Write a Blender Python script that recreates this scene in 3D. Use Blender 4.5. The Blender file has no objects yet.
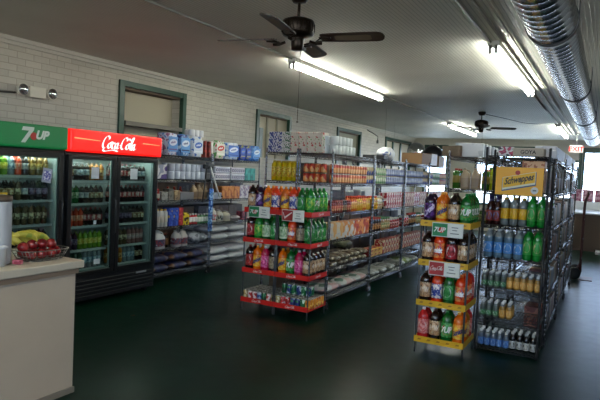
import bpy, bmesh, math, random
from mathutils import Vector, Matrix
rnd = random.Random(7)
PI = math.pi
C = bpy.context.scene.collection

# ------------------------------------------------------------------ materials
def lin(h):
    if not isinstance(h, str): return h
    c = [int(h[i:i+2], 16) / 255 for i in (0, 2, 4)]
    return tuple(x / 12.92 if x <= .04045 else ((x + .055) / 1.055) ** 2.4 for x in c)
_m = {}
def M(name, col='808080', rough=.5, metal=0., emit=None, es=0., coat=0., trans=0., spec=.5):
    if name in _m: return _m[name]
    m = bpy.data.materials.new(name); m.use_nodes = True
    b = m.node_tree.nodes['Principled BSDF']; I = b.inputs
    I['Base Color'].default_value = (*lin(col), 1); I['Roughness'].default_value = rough
    I['Metallic'].default_value = metal; I['Coat Weight'].default_value = coat
    I['Transmission Weight'].default_value = trans; I['Specular IOR Level'].default_value = spec
    if emit: I['Emission Color'].default_value = (*lin(emit), 1); I['Emission Strength'].default_value = es
    _m[name] = m; return m
def nodes(m):
    t = m.node_tree; b = t.nodes['Principled BSDF']
    return t, b, lambda k, **kw: _node(t, k, kw)
def _node(t, k, kw):
    n = t.nodes.new('ShaderNode' + k)
    for a, v in kw.items(): setattr(n, a, v)
    return n
_pc = [0]
def PR(base, cols, scale=18, rough=.45, cut=.52, squash=(1, 1, 1), name=None):
    """printed packaging: base colour broken by blocks of other printed colours"""
    key = ('pr', base, tuple(cols), scale, cut, squash)
    if key in _m: return _m[key]
    _pc[0] += 1
    m = M('printed_package_%d' % _pc[0], base, rough); t, b, N = nodes(m)
    tc = N('TexCoord'); mp = N('Mapping'); mp.inputs['Scale'].default_value = squash
    mp.inputs['Location'].default_value = (_pc[0] * .37, _pc[0] * .11, _pc[0] * .23)
    t.links.new(tc.outputs['Object'], mp.inputs[0])
    ns = N('TexNoise'); ns.inputs['Scale'].default_value = scale; ns.inputs['Detail'].default_value = 1.5
    t.links.new(mp.outputs[0], ns.inputs['Vector'])
    r = N('ValToRGB'); r.color_ramp.interpolation = 'CONSTANT'
    e = r.color_ramp.elements; e[0].position = 0; e[0].color = (*lin(base), 1)
    e[1].position = cut; e[1].color = (*lin(cols[0]), 1)
    if len(cols) > 1:
        x = e.new(max(.02, cut - .17)); x.color = (*lin(base), 1); e[0].color = (*lin(cols[1]), 1)
    if len(cols) > 2:
        x = e.new(cut + .08); x.color = (*lin(cols[2]), 1)
    t.links.new(ns.outputs['Fac'], r.inputs[0]); t.links.new(r.outputs[0], b.inputs['Base Color'])
    _m[key] = m; return m
def GLASS(name, tint='ffffff', refl=.1, rough=.02):
    if name in _m: return _m[name]
    m = bpy.data.materials.new(name); m.use_nodes = True; t = m.node_tree; t.nodes.clear()
    o = _node(t, 'OutputMaterial', {}); mx = _node(t, 'MixShader', {}); tr = _node(t, 'BsdfTransparent', {}); gl = _node(t, 'BsdfGlossy', {})
    tr.inputs[0].default_value = (*lin(tint), 1); gl.inputs['Roughness'].default_value = rough
    mx.inputs[0].default_value = refl
    t.links.new(tr.outputs[0], mx.inputs[1]); t.links.new(gl.outputs[0], mx.inputs[2]); t.links.new(mx.outputs[0], o.inputs[0])
    _m[name] = m; return m

# ------------------------------------------------------------------ mesh builder
class MB:
    def __init__(s): s.v = []; s.f = []; s.m = []; s.s = []
    def add(s, vs, fs, mi=0, sm=False):
        o = len(s.v); s.v += [tuple(v) for v in vs]
        for k, f in enumerate(fs):
            s.f.append(tuple(o + i for i in f)); s.m.append(mi[k] if isinstance(mi, list) else mi); s.s.append(sm)
        return s
    def box(s, x0, x1, y0, y1, z0, z1, mi=0):
        v = [(x, y, z) for z in (z0, z1) for y in (y0, y1) for x in (x0, x1)]
        return s.add(v, [(0, 2, 3, 1), (4, 5, 7, 6), (0, 1, 5, 4), (2, 6, 7, 3), (0, 4, 6, 2), (1, 3, 7, 5)], mi)
    def rbox(s, x0, x1, y0, y1, z0, z1, b=.006, mi=0, seg=2):
        bm = bmesh.new(); bmesh.ops.create_cube(bm, size=1)
        for v in bm.verts: v.co = ((x0+x1)/2 + v.co.x*(x1-x0), (y0+y1)/2 + v.co.y*(y1-y0), (z0+z1)/2 + v.co.z*(z1-z0))
        bmesh.ops.bevel(bm, geom=bm.edges[:], offset=b, segments=seg, affect='EDGES', profile=.5)
        bm.verts.ensure_lookup_table()
        s.add([v.co[:] for v in bm.verts], [[v.index for v in f.verts] for f in bm.faces], mi); bm.free(); return s
    def loft(s, sec, seg=14, mi=0, sm=True, axis='z', caps=True, c=(0, 0, 0)):
        """sec: (t, rx, ry[, n[, ox, oy]]) superellipse rings along an axis; mi may be a list per band"""
        vs = []; fs = []; ms = []
        for q in sec:
            t, rx, ry = q[:3]; n = q[3] if len(q) > 3 else 2; ox = q[4] if len(q) > 4 else 0; oy = q[5] if len(q) > 5 else 0
            for k in range(seg):
                a = 2*PI*(k+.5)/seg; ca, sa = math.cos(a), math.sin(a)
                x = ox + rx*math.copysign(abs(ca)**(2/n), ca); y = oy + ry*math.copysign(abs(sa)**(2/n), sa)
                p = (x, y, t) if axis == 'z' else (t, x, y) if axis == 'x' else (y, t, x)
                vs.append((p[0]+c[0], p[1]+c[1], p[2]+c[2]))
        for i in range(len(sec)-1):
            for k in range(seg):
                a = i*seg+k; b = i*seg+(k+1) % seg
                fs.append((a, b, b+seg, a+seg)); ms.append(mi[i] if isinstance(mi, list) else mi)
        if caps:
            fs.append(tuple(range(seg-1, -1, -1))); ms.append(mi[0] if isinstance(mi, list) else mi)
            fs.append(tuple((len(sec)-1)*seg+k for k in range(seg))); ms.append(mi[-1] if isinstance(mi, list) else mi)
        return s.add(vs, fs, ms, sm)
    def lathe(s, prof, seg=14, mi=0, c=(0, 0, 0), axis='z', sm=True, caps=True):
        return s.loft([(z, r, r) for r, z in prof], seg, mi, sm, axis, caps, c)
    def cyl(s, c, r, h, seg=12, mi=0, axis='z', sm=True):
        return s.lathe([(r, 0), (r, h)], seg, mi, c, axis, sm)
    def tube(s, pts, r, seg=5, mi=0, closed=False, sm=True):
        P = [Vector(p) for p in pts]; n = len(P); vs = []
        for i, p in enumerate(P):
            a = P[(i-1) % n] if (closed or i > 0) else P[i]; b = P[(i+1) % n] if (closed or i < n-1) else P[i]
            d = (b-a).normalized() if (b-a).length > 1e-9 else Vector((0, 0, 1))
            u = d.cross(Vector((0, 0, 1)) if abs(d.z) < .9 else Vector((1, 0, 0))).normalized(); w = d.cross(u)
            for k in range(seg):
                q = 2*PI*(k+.5)/seg; vs.append(p + r*(math.cos(q)*u + math.sin(q)*w))
        fs = []
        for i in range(n if closed else n-1):
            j = (i+1) % n
            for k in range(seg): fs.append((i*seg+k, i*seg+(k+1) % seg, j*seg+(k+1) % seg, j*seg+k))
        if not closed: fs += [tuple(range(seg-1, -1, -1)), tuple((n-1)*seg+k for k in range(seg))]
        return s.add(vs, fs, mi, sm)
    def sphere(s, c, r, seg=12, rings=8, mi=0, sc=(1, 1, 1)):
        sec = [(c[2]+r*sc[2]*-math.cos(PI*(i+.02)/(rings+.04)), r*sc[0]*math.sin(PI*(i+.02)/(rings+.04)), r*sc[1]*math.sin(PI*(i+.02)/(rings+.04)), 2, c[0], c[1]) for i in range(rings+1)]
        return s.loft(sec, seg, mi)
    def xf(s, mat):
        s.v = [tuple(mat @ Vector(v)) for v in s.v]; return s
    def join(s, o, mi=None):
        k = len(s.v); s.v += o.v; s.f += [tuple(k+i for i in f) for f in o.f]; s.m += o.m if mi is None else [mi]*len(o.f); s.s += o.s; return s
    def mesh(s, name, mats):
        me = bpy.data.meshes.new(name); me.from_pydata(s.v, [], s.f)
        for m in mats if isinstance(mats, (list, tuple)) else [mats]: me.materials.append(m)
        me.polygons.foreach_set('material_index', s.m); me.polygons.foreach_set('use_smooth', s.s); me.update(); return me
    def build(s, name, mats, parent=None, loc=(0, 0, 0), rz=0): return ob(name, s.mesh(name, mats), parent, loc, rz)

def ob(name, data, parent=None, loc=(0, 0, 0), rz=0):
    o = bpy.data.objects.new(name, data); C.objects.link(o); o.location = loc; o.rotation_euler = (0, 0, rz)
    if parent: o.parent = parent
    return o
def tag(o, label, cat, group=None):
    o['label'] = label; o['category'] = cat
    if group: o['group'] = group
    return o
def thing(name, label, cat, loc=(0, 0, 0), rz=0, group=None): return tag(ob(name, None, None, loc, rz), label, cat, group)
def struct(o): o['kind'] = 'structure'; return o

# ------------------------------------------------------------------ writing
def text_mb(body, h=1., shear=0., bold=0., depth=0.):
    cu = bpy.data.curves.new('writing', 'FONT'); cu.body = body; cu.size = 1; cu.shear = shear; cu.offset = bold; cu.extrude = depth
    cu.align_x = 'CENTER'; cu.align_y = 'CENTER'; cu.resolution_u = 3
    o = bpy.data.objects.new('writing', cu); C.objects.link(o)
    me = bpy.data.meshes.new_from_object(o.evaluated_get(bpy.context.evaluated_depsgraph_get()))
    b = MB(); b.add([v.co[:] for v in me.vertices], [tuple(p.vertices) for p in me.polygons])
    bpy.data.objects.remove(o); bpy.data.curves.remove(cu); bpy.data.meshes.remove(me)
    xs = [v[0] for v in b.v]; ys = [v[1] for v in b.v]; k = h/(max(ys)-min(ys)); cx = (max(xs)+min(xs))/2; cy = (max(ys)+min(ys))/2
    b.v = [((x-cx)*k, (y-cy)*k, z*k) for x, y, z in b.v]
    return b
def catmull(p, n=7):
    P = [p[0]]+list(p)+[p[-1]]; out = []
    for i in range(1, len(P)-2):
        for k in range(n):
            t = k/n; a, b, c, d = P[i-1], P[i], P[i+1], P[i+2]
            out.append(tuple(.5*(2*b[j]+(c[j]-a[j])*t+(2*a[j]-5*b[j]+4*c[j]-d[j])*t*t+(3*b[j]-a[j]-3*c[j]+d[j])*t**3) for j in range(len(b))))
    return out+[p[-1]]
def script_mb(w, h, sw=1.):
    """flowing cola script drawn with a broad nib, fitted to w x h"""
    Cc = [(1.0, 1.3), (1.2, 1.5), (1.05, 1.85), (.7, 1.95), (.35, 1.6), (.1, .9), (.15, .25), (.5, -.02), (.95, .2), (1.2, .5)]
    oo = [(1.5, .95), (1.25, .75), (1.2, .3), (1.45, 0), (1.75, .25), (1.75, .75), (1.5, .95), (1.75, 1.05), (2.05, .9)]
    cc = [(2.45, .75), (2.3, .95), (2.05, .75), (2.0, .3), (2.25, 0), (2.65, .3)]
    aa = [(3.1, .85), (2.9, .95), (2.65, .65), (2.65, .2), (2.85, 0), (3.1, .35)]; a2 = [(3.2, .95), (3.1, .35), (3.25, 0), (3.55, .25)]
    sh = lambda p, d: [(x+d, y) for x, y in p]
    st = [Cc, oo, cc, aa, a2, [(3.5, .6), (3.85, .68)], sh(Cc, 3.8), sh(oo, 3.8), [(5.8, .3), (6.15, 1.2), (6.3, 1.85), (6.15, 2.05), (6.0, 1.6), (5.95, .4), (6.12, 0), (6.4, .3)],
          sh(aa, 3.6), sh(a2, 3.6), [(.5, -.02), (.35, -.3), (.75, -.5), (1.6, -.34), (2.5, -.22), (3.4, -.42)], [(4.9, 1.6), (5.3, 1.8), (5.8, 1.55), (6.5, 1.85)]]
    b = MB()
    for p in st:
        q = [(x+.25*y, y) for x, y in catmull(p)]; vs = []; nx, ny = .15*sw, .075*sw
        for x, y in q: vs += [(x-nx, y-ny, 0), (x+nx, y+ny, 0)]
        b.add(vs, [(2*i, 2*i+1, 2*i+3, 2*i+2) for i in range(len(q)-1)])
    xs = [v[0] for v in b.v]; ys = [v[1] for v in b.v]
    b.v = [((x-(max(xs)+min(xs))/2)*w/(max(xs)-min(xs)), (y-(max(ys)+min(ys))/2)*h/(max(ys)-min(ys)), 0) for x, y, z in b.v]
    return b
def disc_mb(rx, ry, seg=20, cx=0, cy=0):
    return MB().add([(cx+rx*math.cos(2*PI*k/seg), cy+ry*math.sin(2*PI*k/seg), 0) for k in range(seg)], [tuple(range(seg))])
def quad_mb(x0, x1, y0, y1): return MB().add([(x0, y0, 0), (x1, y0, 0), (x1, y1, 0), (x0, y1, 0)], [(0, 1, 2, 3)])
def stand(b, x=0, y=0, z=0, rot=0):
    """flat writing (x right, y up) -> upright, facing -Y, at x,y,z"""
    cr, sr = math.cos(rot), math.sin(rot)
    b.v = [(x+vx*cr-vy*sr, y-vz, z+vx*sr+vy*cr) for vx, vy, vz in b.v]; return b
def bend(b, R, z=0):
    b.v = [(R*math.sin(x/R), -R*math.cos(x/R)-zz, z+y) for x, y, zz in b.v]; return b

# ------------------------------------------------------------------ prototypes of goods
class Proto:
    def __init__(s, name, desc, cat, w, d, h, parts): s.name, s.desc, s.cat, s.w, s.d, s.h, s.parts = name, desc, cat, w, d, h, parts
def place(p, label, group, loc, rz=0.):
    """a thing and its parts; copies share mesh data"""
    r = ob(p.name, p.parts[0][1], None, loc, rz); tag(r, label, p.cat, group); made = [r]
    for nm, me, par in p.parts[1:]: made.append(ob(nm, me, made[par]))
    return r
ORD = ['first', 'second', 'third', 'fourth', 'fifth', 'sixth', 'seventh', 'eighth', 'ninth', 'tenth', 'eleventh', 'twelfth', 'thirteenth', 'fourteenth', 'fifteenth', 'sixteenth', 'seventeenth', 'eighteenth', 'nineteenth', 'twentieth']
TENS = {20: 'twenty', 30: 'thirty', 40: 'forty', 50: 'fifty', 60: 'sixty'}
def nth(i):
    if i < 20: return ORD[i]
    t, u = divmod(i+1, 10)
    return (TENS[t*10][:-1]+'ieth') if u == 0 else TENS[t*10]+'-'+ORD[u-1]
def row(runs, front, start, z, rz, where, group, end='counter', stack=1, depth=1, gap=.006, jit=.003, turn=.12, dgap=.006, start_i=None):
    """goods side by side along a shelf. rz=0: row runs +X facing -Y; rz=90deg: row runs +Y facing +X"""
    ca, sa = round(math.cos(rz), 6), round(math.sin(rz), 6); t = start; cnt = {} if start_i is None else start_i
    for p, n in runs:
        if p is None: t += n; continue
        for i in range(n):
            k = cnt.get(p.desc, 0); cnt[p.desc] = k+1
            for dp in range(depth):
                for lv in range(stack):
                    a = t+p.w/2+rnd.uniform(-jit, jit); inn = p.d/2+dp*(p.d+dgap)+abs(rnd.uniform(0, jit))
                    x, y = (a, front+inn) if rz == 0 else (front-inn, a)
                    lab = p.desc
                    lab += ', %s from %s' % (nth(k), end)
                    if stack > 1: lab += ', '+(('lower layer', 'upper layer') if stack == 2 else ('lowest layer', 'middle layer', 'topmost layer'))[lv]
                    if depth > 1: lab += ', '+('front row', 'second row', 'third row', 'back row')[dp]
                    lab += ', '+where
                    place(p, lab, group, (x, y, z+lv*p.h), rz+rnd.uniform(-turn, turn)*(1 if abs(p.w-p.d) < .01 else .15))
            t += p.w+gap
    return t

CAPW = M('white_cap', 'e8e8e6', .4)
def bottle(desc, H, R, liquid, label, cap, text=None, tcol='ffffff', oval=None, name='soda_bottle', lab=(.2, .67), slope=0., liq_rough=.12, shape='soda', tsize=None, seg=14, marks=None, neckcol=None):
    prof = {'soda': [(.6, .0), (.86, .012), (.97, .06), (1, .12), (.96, .22), (.955, .3), (.955, .6), (1, .66), (.97, .73), (.82, .81), (.52, .885), (.3, .925), (.27, .95)],
            'small': [(.8, 0), (.96, .02), (1, .08), (1, .3), (.95, .45), (1, .6), (.95, .68), (.75, .77), (.52, .83), (.48, .9)],
            'wine': [(.9, 0), (1, .02), (1, .5), (.96, .58), (.7, .66), (.4, .74), (.34, .8), (.33, .95)],
            'jar': [(.9, 0), (1, .04), (1, .72), (.95, .8), (.8, .86), (.78, .88)],
            'tall': [(.9, 0), (1, .02), (1, .78), (.85, .86), (.55, .9), (.5, .92)]}[shape]
    lm = M('drink_'+liquid, liquid.replace('clear', ''), liq_rough, coat=.4)
    nm = lm if neckcol is None else M('drink_'+neckcol, neckcol.replace('clear', '808080'), liq_rough, coat=.4)
    if liquid.startswith('clear'): lm = GLASS('clear_'+liquid[5:], liquid[5:], .14, .08)
    if neckcol is None: nm = lm
    if neckcol == 'clear': nm = GLASS('clear_neck', 'd0d6d8', .16, .08)
    b = MB(); b.lathe([(r*R, z*H) for r, z in prof], seg, [1 if z > .7 else 0 for r, z in prof[:-1]])
    parts = [(name, b.mesh(name, [lm, nm]), 0)]
    zc = prof[-1][1]; rc = max(.3, prof[-1][0]*1.08)*R if shape not in ('jar',) else .84*R
    cb = MB(); cb.lathe([(rc, (zc-.035)*H), (rc, H*.995), (rc*.9, H)], 10)
    parts.append(('cap' if shape != 'jar' else 'lid', cb.mesh('cap', M('cap_'+cap, cap, .4)), 0))
    if label:
        lr = .965*R if shape == 'soda' else 1.012*R
        lb = MB(); lb.lathe([(lr, lab[0]*H), (lr+.0006, lab[0]*H+.001), (lr+.0006, lab[1]*H-.001), (lr, lab[1]*H)], seg*2, caps=False)
        mat = label if not isinstance(label, str) else (PR(label, marks, 40, .4) if marks else M('label_'+label, label, .4))
        parts.append(('label', lb.mesh('label', mat), 0)); li = len(parts)-1; zm = (lab[0]+lab[1])/2*H
        if oval: parts.append(('emblem', bend(disc_mb(R*.85, (lab[1]-lab[0])*H*.36), lr+.0016, zm).mesh('emblem', M('ink_'+oval, oval, .4)), li))
        if text:
            tb = text_mb(text, tsize or (lab[1]-lab[0])*H*.5, .25, .05)
            if slope: tb.xf(Matrix.Rotation(slope, 4, 'Z'))
            k = min(1, R*2.1/(max(v[0] for v in tb.v)-min(v[0] for v in tb.v))); tb.v = [(x*k, y*k**.4, zz) for x, y, zz in tb.v]
            parts.append(('lettering', bend(tb, lr+.0028, zm).mesh('lettering', M('ink_'+tcol, tcol, .4)), li))
    return Proto(name, desc, 'bottle', 2*R, 2*R, H, parts)
def can(desc, R, H, label, top='8c867a', name='soda_can', marks=None, seg=12, cat='can'):
    lm = label if not isinstance(label, str) else (PR(label, marks, .55/R, .35, .56) if marks else M('can_'+label, label, .3))
    mt = M('tin_'+top, top, .3, .9); b = MB()
    b.lathe([(R*.8, 0), (R*.96, .03*H), (R, .07*H), (R, .92*H), (R*.9, .97*H), (R*.9, H), (R*.82, H), (R*.82, .975*H)], seg, [1, 1, 0, 1, 1, 1, 1])
    return Proto(name, desc, cat, 2*R, 2*R, H, [(name, b.mesh(name, [lm, mt]), 0)])
def carton(desc, w, d, h, base, marks=None, name='carton', cat='box', scale=14, panel=None, text=None, tcol='202020', bev=.004, ts=None):
    m = base if not isinstance(base, str) else (PR(base, marks, scale) if marks else M('card_'+base, base, .6))
    b = MB(); b.rbox(-w/2, w/2, -d/2, d/2, 0, h, bev, 0, 1); parts = [(name, b.mesh(name, m), 0)]
    if panel:
        pb = MB(); pb.box(-w*.4, w*.4, -d/2-.0012, -d/2-.0002, h*.22, h*.8); pb.box(d and w/2+.0002, w/2+.0012, -d*.38, d*.38, h*.22, h*.8)
        parts.append(('printed_panel', pb.mesh('printed_panel', M('panel_'+panel, panel, .5)), 0))
    if text: parts.append(('lettering', stand(text_mb(text, ts or h*.3, 0, .02), 0, -d/2-.002, h*.5).mesh('lettering', M('ink_'+tcol, tcol, .5)), 0))
    return Proto(name, desc, cat, w, d, h, parts)
def sack(desc, w, d, h, base, marks=None, name='sack', cat='bag', scale=9, rough=.45, seed=1, seams=True):
    """soft pillow lying flat, long side along x"""
    m = PR(base, marks, scale, rough) if marks else M('sack_'+base, base, rough); r = random.Random(seed)
    b = MB(); sec = []
    for i in range(11):
        t = -1+2*i/10; k = max(0., 1-abs(t)**3.2)**.5; e = abs(t) > .97
        sec.append((t*w/2, d/2*(.86 if e else .88+.12*k)*(1+r.uniform(-.03, .03)), max(.004, h/2*k*(1+r.uniform(-.12, .12))), 2.6))
    b.loft(sec, 18, 0, True, 'x', True, (0, 0, h/2))
    b.v = [(x, y, max(.001, z+(r.uniform(-1, 1)*h*.045 if z > h*.3 else 0))) for x, y, z in b.v]
    lowest = min(v[2] for v in b.v); b.v = [(x, y, z-lowest) for x, y, z in b.v]
    parts = [(name, b.mesh(name, m), 0)]
    if seams:
        s = MB()
        for q in (-1, 1): s.box(min(q*w/2, q*(w/2+.012)), max(q*w/2, q*(w/2+.012)), -d*.42, d*.42, h*.5-.003, h*.5+.003)
        parts.append(('sealed_edge', s.mesh('sealed_edge', m), 0))
    return Proto(name, desc, cat, w, d, h, parts)
def jug(desc, w, d, H, col, label, cap, marks=None, name='bleach_jug'):
    b = MB(); b.loft([(0, w*.46, d*.46, 4), (.02*H, w*.5, d*.5, 4), (.6*H, w*.5, d*.5, 4), (.72*H, w*.44, d*.44, 3), (.84*H, w*.22, d*.24, 2.2, -w*.1), (.92*H, w*.16, d*.18, 2, -w*.14)], 16)
    hd = MB(); hd.tube(catmull([(w*.44, 0, .58*H), (w*.46, 0, .74*H), (w*.3, 0, .87*H), (.0, 0, .87*H), (-w*.1, 0, .84*H)], 4), d*.1, 7)
    cp = MB(); cp.lathe([(w*.19, .9*H), (w*.19, .99*H), (w*.16, H)], 10, 0, (-w*.14, 0, 0))
    lb = MB(); lb.loft([(.14*H, w*.507, d*.507, 4), (.52*H, w*.507, d*.507, 4)], 16, caps=False)
    pm = M('jug_'+col, col, .35)
    return Proto(name, desc, 'jug', w, d, H, [(name, b.mesh(name, pm), 0), ('handle', hd.mesh('handle', pm), 0), ('cap', cp.mesh('cap', M('cap_'+cap, cap, .4)), 0), ('label', lb.mesh('label', PR(label, marks, 30, .4) if marks else M('label_'+label, label, .4)), 0)])
def rollpack(desc, w, d, h, base, marks, name='paper_roll_pack', rolls=True, scale=9, bulge=3.2, emb=None):
    """shrink-wrapped block of paper rolls: puffy wrapper, core ends showing on top"""
    b = MB(); b.loft([(0, w*.45, d*.45, 4), (.06*h, w*.5, d*.5, bulge), (.5*h, w*.49, d*.49, bulge), (.94*h, w*.5, d*.5, bulge), (h, w*.45, d*.45, 4)], 24)
    parts = [(name, b.mesh(name, PR(base, marks, scale*2.2, .3, .6)), 0)]
    if emb:
        parts.append(('printed_panel', stand(quad_mb(-w*.4, w*.4, -h*.34, h*.34), 0, -d/2-.001, h*.5).mesh('printed_panel', M('print_'+emb[0], emb[0], .35)), 0)); pi = 1
        parts.append(('emblem', stand(disc_mb(w*.33, h*.15, 20), 0, -d/2-.0022, h*.58, .15).mesh('emblem', M('print_'+emb[1], emb[1], .35)), pi))
        q = MB()
        for k in range(4): q.join(stand(quad_mb(-w*.2+w*.1*k, -w*.13+w*.1*k, -h*.05, h*(.02+.02*(k % 2))), 0, -d/2-.0034, h*.59, .15))
        q.join(stand(quad_mb(-w*.34, w*.34, -h*.03, h*.03), 0, -d/2-.0022, h*.26)); parts.append(('print_lettering', q.mesh('print_lettering', M('print_'+emb[2], emb[2], .35)), pi))
    if rolls:
        nx = max(2, round(w/.11)); ny = max(1, round(d/.11))
        for i in range(nx):
            for j in range(ny):
                q = MB(); R = .45*min(w/nx, d/ny); cx = (i+.5-nx/2)*w*.94/nx; cy = (j+.5-ny/2)*d*.94/ny
                q.lathe([(R, 0), (R, .012), (R*.4, .013), (R*.38, .002)], 12, 0, (cx, cy, h-.004))
                parts.append(('roll_end', q.mesh('roll_end', M('tissue_paper', 'd8d8dc', .8)), 0))
    return Proto(name, desc, 'paper pack', w, d, h, parts)
def frontrolls(desc, w, d, h, cols, rows, base, ink):
    """printed plastic bale whose roll ends show on the front as dark rings"""
    b = MB(); b.rbox(-w/2, w/2, -d/2, d/2, 0, h, .02, 0, 3); parts = [('tissue_bale', b.mesh('tissue_bale', M('wrap_'+base, base, .35)), 0)]
    for i in range(cols):
        for j in range(rows):
            q = MB(); cx = (i+.5-cols/2)*w*.95/cols; cz = (j+.5)*h/rows; R = .38*min(w/cols, h/rows)
            q.lathe([(R, 0), (R, .004), (R*.55, .005), (R*.5, .001)], 12, [0, 0, 1], (cz, cx, 0), 'y')
            q.v = [(x2, -d/2-y2, z2) for z2, y2, x2 in [(v[0], v[1], v[2]) for v in q.v]]
            q = MB().add([(cx+r*math.cos(2*PI*k/12), -d/2-dy, cz+r*math.sin(2*PI*k/12)) for r, dy in ((R, 0), (R, .004), (R*.5, .005), (R*.5, .001)) for k in range(12)],
                         [(a*12+k, a*12+(k+1) % 12, (a+1)*12+(k+1) % 12, (a+1)*12+k) for a in range(3) for k in range(12)]+[tuple(36+k for k in range(12))], [0]*24+[1]*12+[1])
            parts.append(('roll_end', q.mesh('roll_end', [M('ink_'+ink, ink, .5), M('tissue_paper', 'd8d8dc', .8)]), 0))
    return Proto('tissue_bale', desc, 'paper pack', w, d, h, parts)
def wraproll(desc, R, H, col, name='toilet_roll', band=None):
    b = MB(); b.lathe([(R*.9, 0), (R, .008), (R, H-.008), (R*.9, H), (R*.36, H-.002), (R*.34, H-.02)], 14); parts = [(name, b.mesh(name, M('wrap_'+col, col, .45)), 0)]
    if band: parts.append(('label', bend(quad_mb(-R*.8, R*.8, -H*.1, H*.1), R+.001, H*.5).mesh('label', M('ink_'+band, band, .5)), 0))
    return Proto(name, desc, 'paper roll', 2*R, 2*R, H, parts)

# ================================================================== ROOM
XL, XR, YB, YF, ZC = -6.1, 3.4, -3.5, 19.4, 3.03
def brick_mat(name, c1, c2, mortar, axis):
    m = M(name, c1, .55); t, b, N = nodes(m); tc = N('TexCoord'); sp = N('SeparateXYZ'); cb = N('CombineXYZ')
    t.links.new(tc.outputs['Object'], sp.inputs[0]); t.links.new(sp.outputs[axis], cb.inputs[0]); t.links.new(sp.outputs[2], cb.inputs[1])
    br = N('TexBrick'); t.links.new(cb.outputs[0], br.inputs['Vector'])
    br.inputs['Scale'].default_value = 1; br.inputs['Brick Width'].default_value = .215; br.inputs['Row Height'].default_value = .078
    br.inputs['Mortar Size'].default_value = .007; br.inputs['Mortar Smooth'].default_value = .6
    for k, c in (('Color1', c1), ('Color2', c2), ('Mortar', mortar)): br.inputs[k].default_value = (*lin(c), 1)
    ns = N('TexNoise'); ns.inputs['Scale'].default_value = 24; t.links.new(tc.outputs['Object'], ns.inputs['Vector'])
    n2 = N('TexNoise'); n2.inputs['Scale'].default_value = 1.3; t.links.new(tc.outputs['Object'], n2.inputs['Vector'])
    mx = N('MixRGB', blend_type='MULTIPLY'); mx.inputs[0].default_value = .25; t.links.new(br.outputs['Color'], mx.inputs[1]); t.links.new(n2.outputs['Fac'], mx.inputs[2])
    t.links.new(mx.outputs[0], b.inputs['Base Color'])
    ma = N('Math', operation='MULTIPLY_ADD'); ma.inputs[1].default_value = -1.; t.links.new(br.outputs['Fac'], ma.inputs[0]); t.links.new(ns.outputs['Fac'], ma.inputs[2])
    bp = N('Bump'); bp.inputs['Strength'].default_value = .5; bp.inputs['Distance'].default_value = .006
    t.links.new(ma.outputs[0], bp.inputs['Height']); t.links.new(bp.outputs[0], b.inputs['Normal']); return m
BRICK = brick_mat('painted_brick_side', 'bfb9ab', 'cac4b6', 'aea899', 1)
BRICKX = brick_mat('painted_brick_end', 'c9c4b6', 'd3cec0', 'b4ae9f', 0)
# floor: dark green painted concrete, worn
FL = M('green_painted_concrete', '0f2b25', .3); t, b, N = nodes(FL); tc = N('TexCoord')
n1 = N('TexNoise'); n1.inputs['Scale'].default_value = 2.2; n1.inputs['Detail'].default_value = 6; t.links.new(tc.outputs['Object'], n1.inputs['Vector'])
r = N('ValToRGB'); r.color_ramp.elements[0].position = .3; r.color_ramp.elements[0].color = (*lin('02160e'), 1); r.color_ramp.elements[1].position = .75; r.color_ramp.elements[1].color = (*lin('06271b'), 1)
t.links.new(n1.outputs['Fac'], r.inputs[0]); t.links.new(r.outputs[0], b.inputs['Base Color'])
n2 = N('TexNoise'); n2.inputs['Scale'].default_value = 7; n2.inputs['Detail'].default_value = 8; t.links.new(tc.outputs['Object'], n2.inputs['Vector'])
mr = N('MapRange'); mr.inputs['To Min'].default_value = .26; mr.inputs['To Max'].default_value = .36; t.links.new(n2.outputs['Fac'], mr.inputs[0]); t.links.new(mr.outputs[0], b.inputs['Roughness'])
bp = N('Bump'); b.inputs['Specular IOR Level'].default_value = .11; bp.inputs['Strength'].default_value = .05; bp.inputs['Distance'].default_value = .002; n2.inputs['Detail'].default_value = 2; t.links.new(n2.outputs['Fac'], bp.inputs['Height']); t.links.new(bp.outputs[0], b.inputs['Normal'])
# ceiling: painted beadboard, boards running the length of the store
CE = M('painted_beadboard', 'a8a49b', .55); t, b, N = nodes(CE); tc = N('TexCoord'); sp = N('SeparateXYZ'); t.links.new(tc.outputs['Object'], sp.inputs[0])
md = N('Math', operation='PINGPONG'); md.inputs[1].default_value = .019; t.links.new(sp.outputs[0], md.inputs[0])
cm = N('Math', operation='MINIMUM'); cm.inputs[1].default_value = .005; t.links.new(md.outputs[0], cm.inputs[0])
ns = N('TexNoise'); ns.inputs['Scale'].default_value = 40; t.links.new(tc.outputs['Object'], ns.inputs['Vector'])
ad = N('Math', operation='MULTIPLY_ADD'); ad.inputs[1].default_value = .0035; t.links.new(ns.outputs['Fac'], ad.inputs[0]); t.links.new(cm.outputs[0], ad.inputs[2])
bp = N('Bump'); bp.inputs['Strength'].default_value = 1.; bp.inputs['Distance'].default_value = .6; t.links.new(ad.outputs[0], bp.inputs['Height']); t.links.new(bp.outputs[0], b.inputs['Normal'])
n3 = N('TexNoise'); n3.inputs['Scale'].default_value = .6; n3.inputs['Detail'].default_value = 4; t.links.new(tc.outputs['Object'], n3.inputs['Vector'])
r = N('ValToRGB'); r.color_ramp.elements[0].position = .25; r.color_ramp.elements[0].color = (*lin('cfcac0'), 1); r.color_ramp.elements[1].position = .7; r.color_ramp.elements[1].color = (*lin('e6e3da'), 1)
t.links.new(n3.outputs['Fac'], r.inputs[0]); g_ = N('MapRange'); g_.inputs['From Max'].default_value = .005; g_.inputs['To Min'].default_value = .55; t.links.new(cm.outputs[0], g_.inputs[0])
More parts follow.
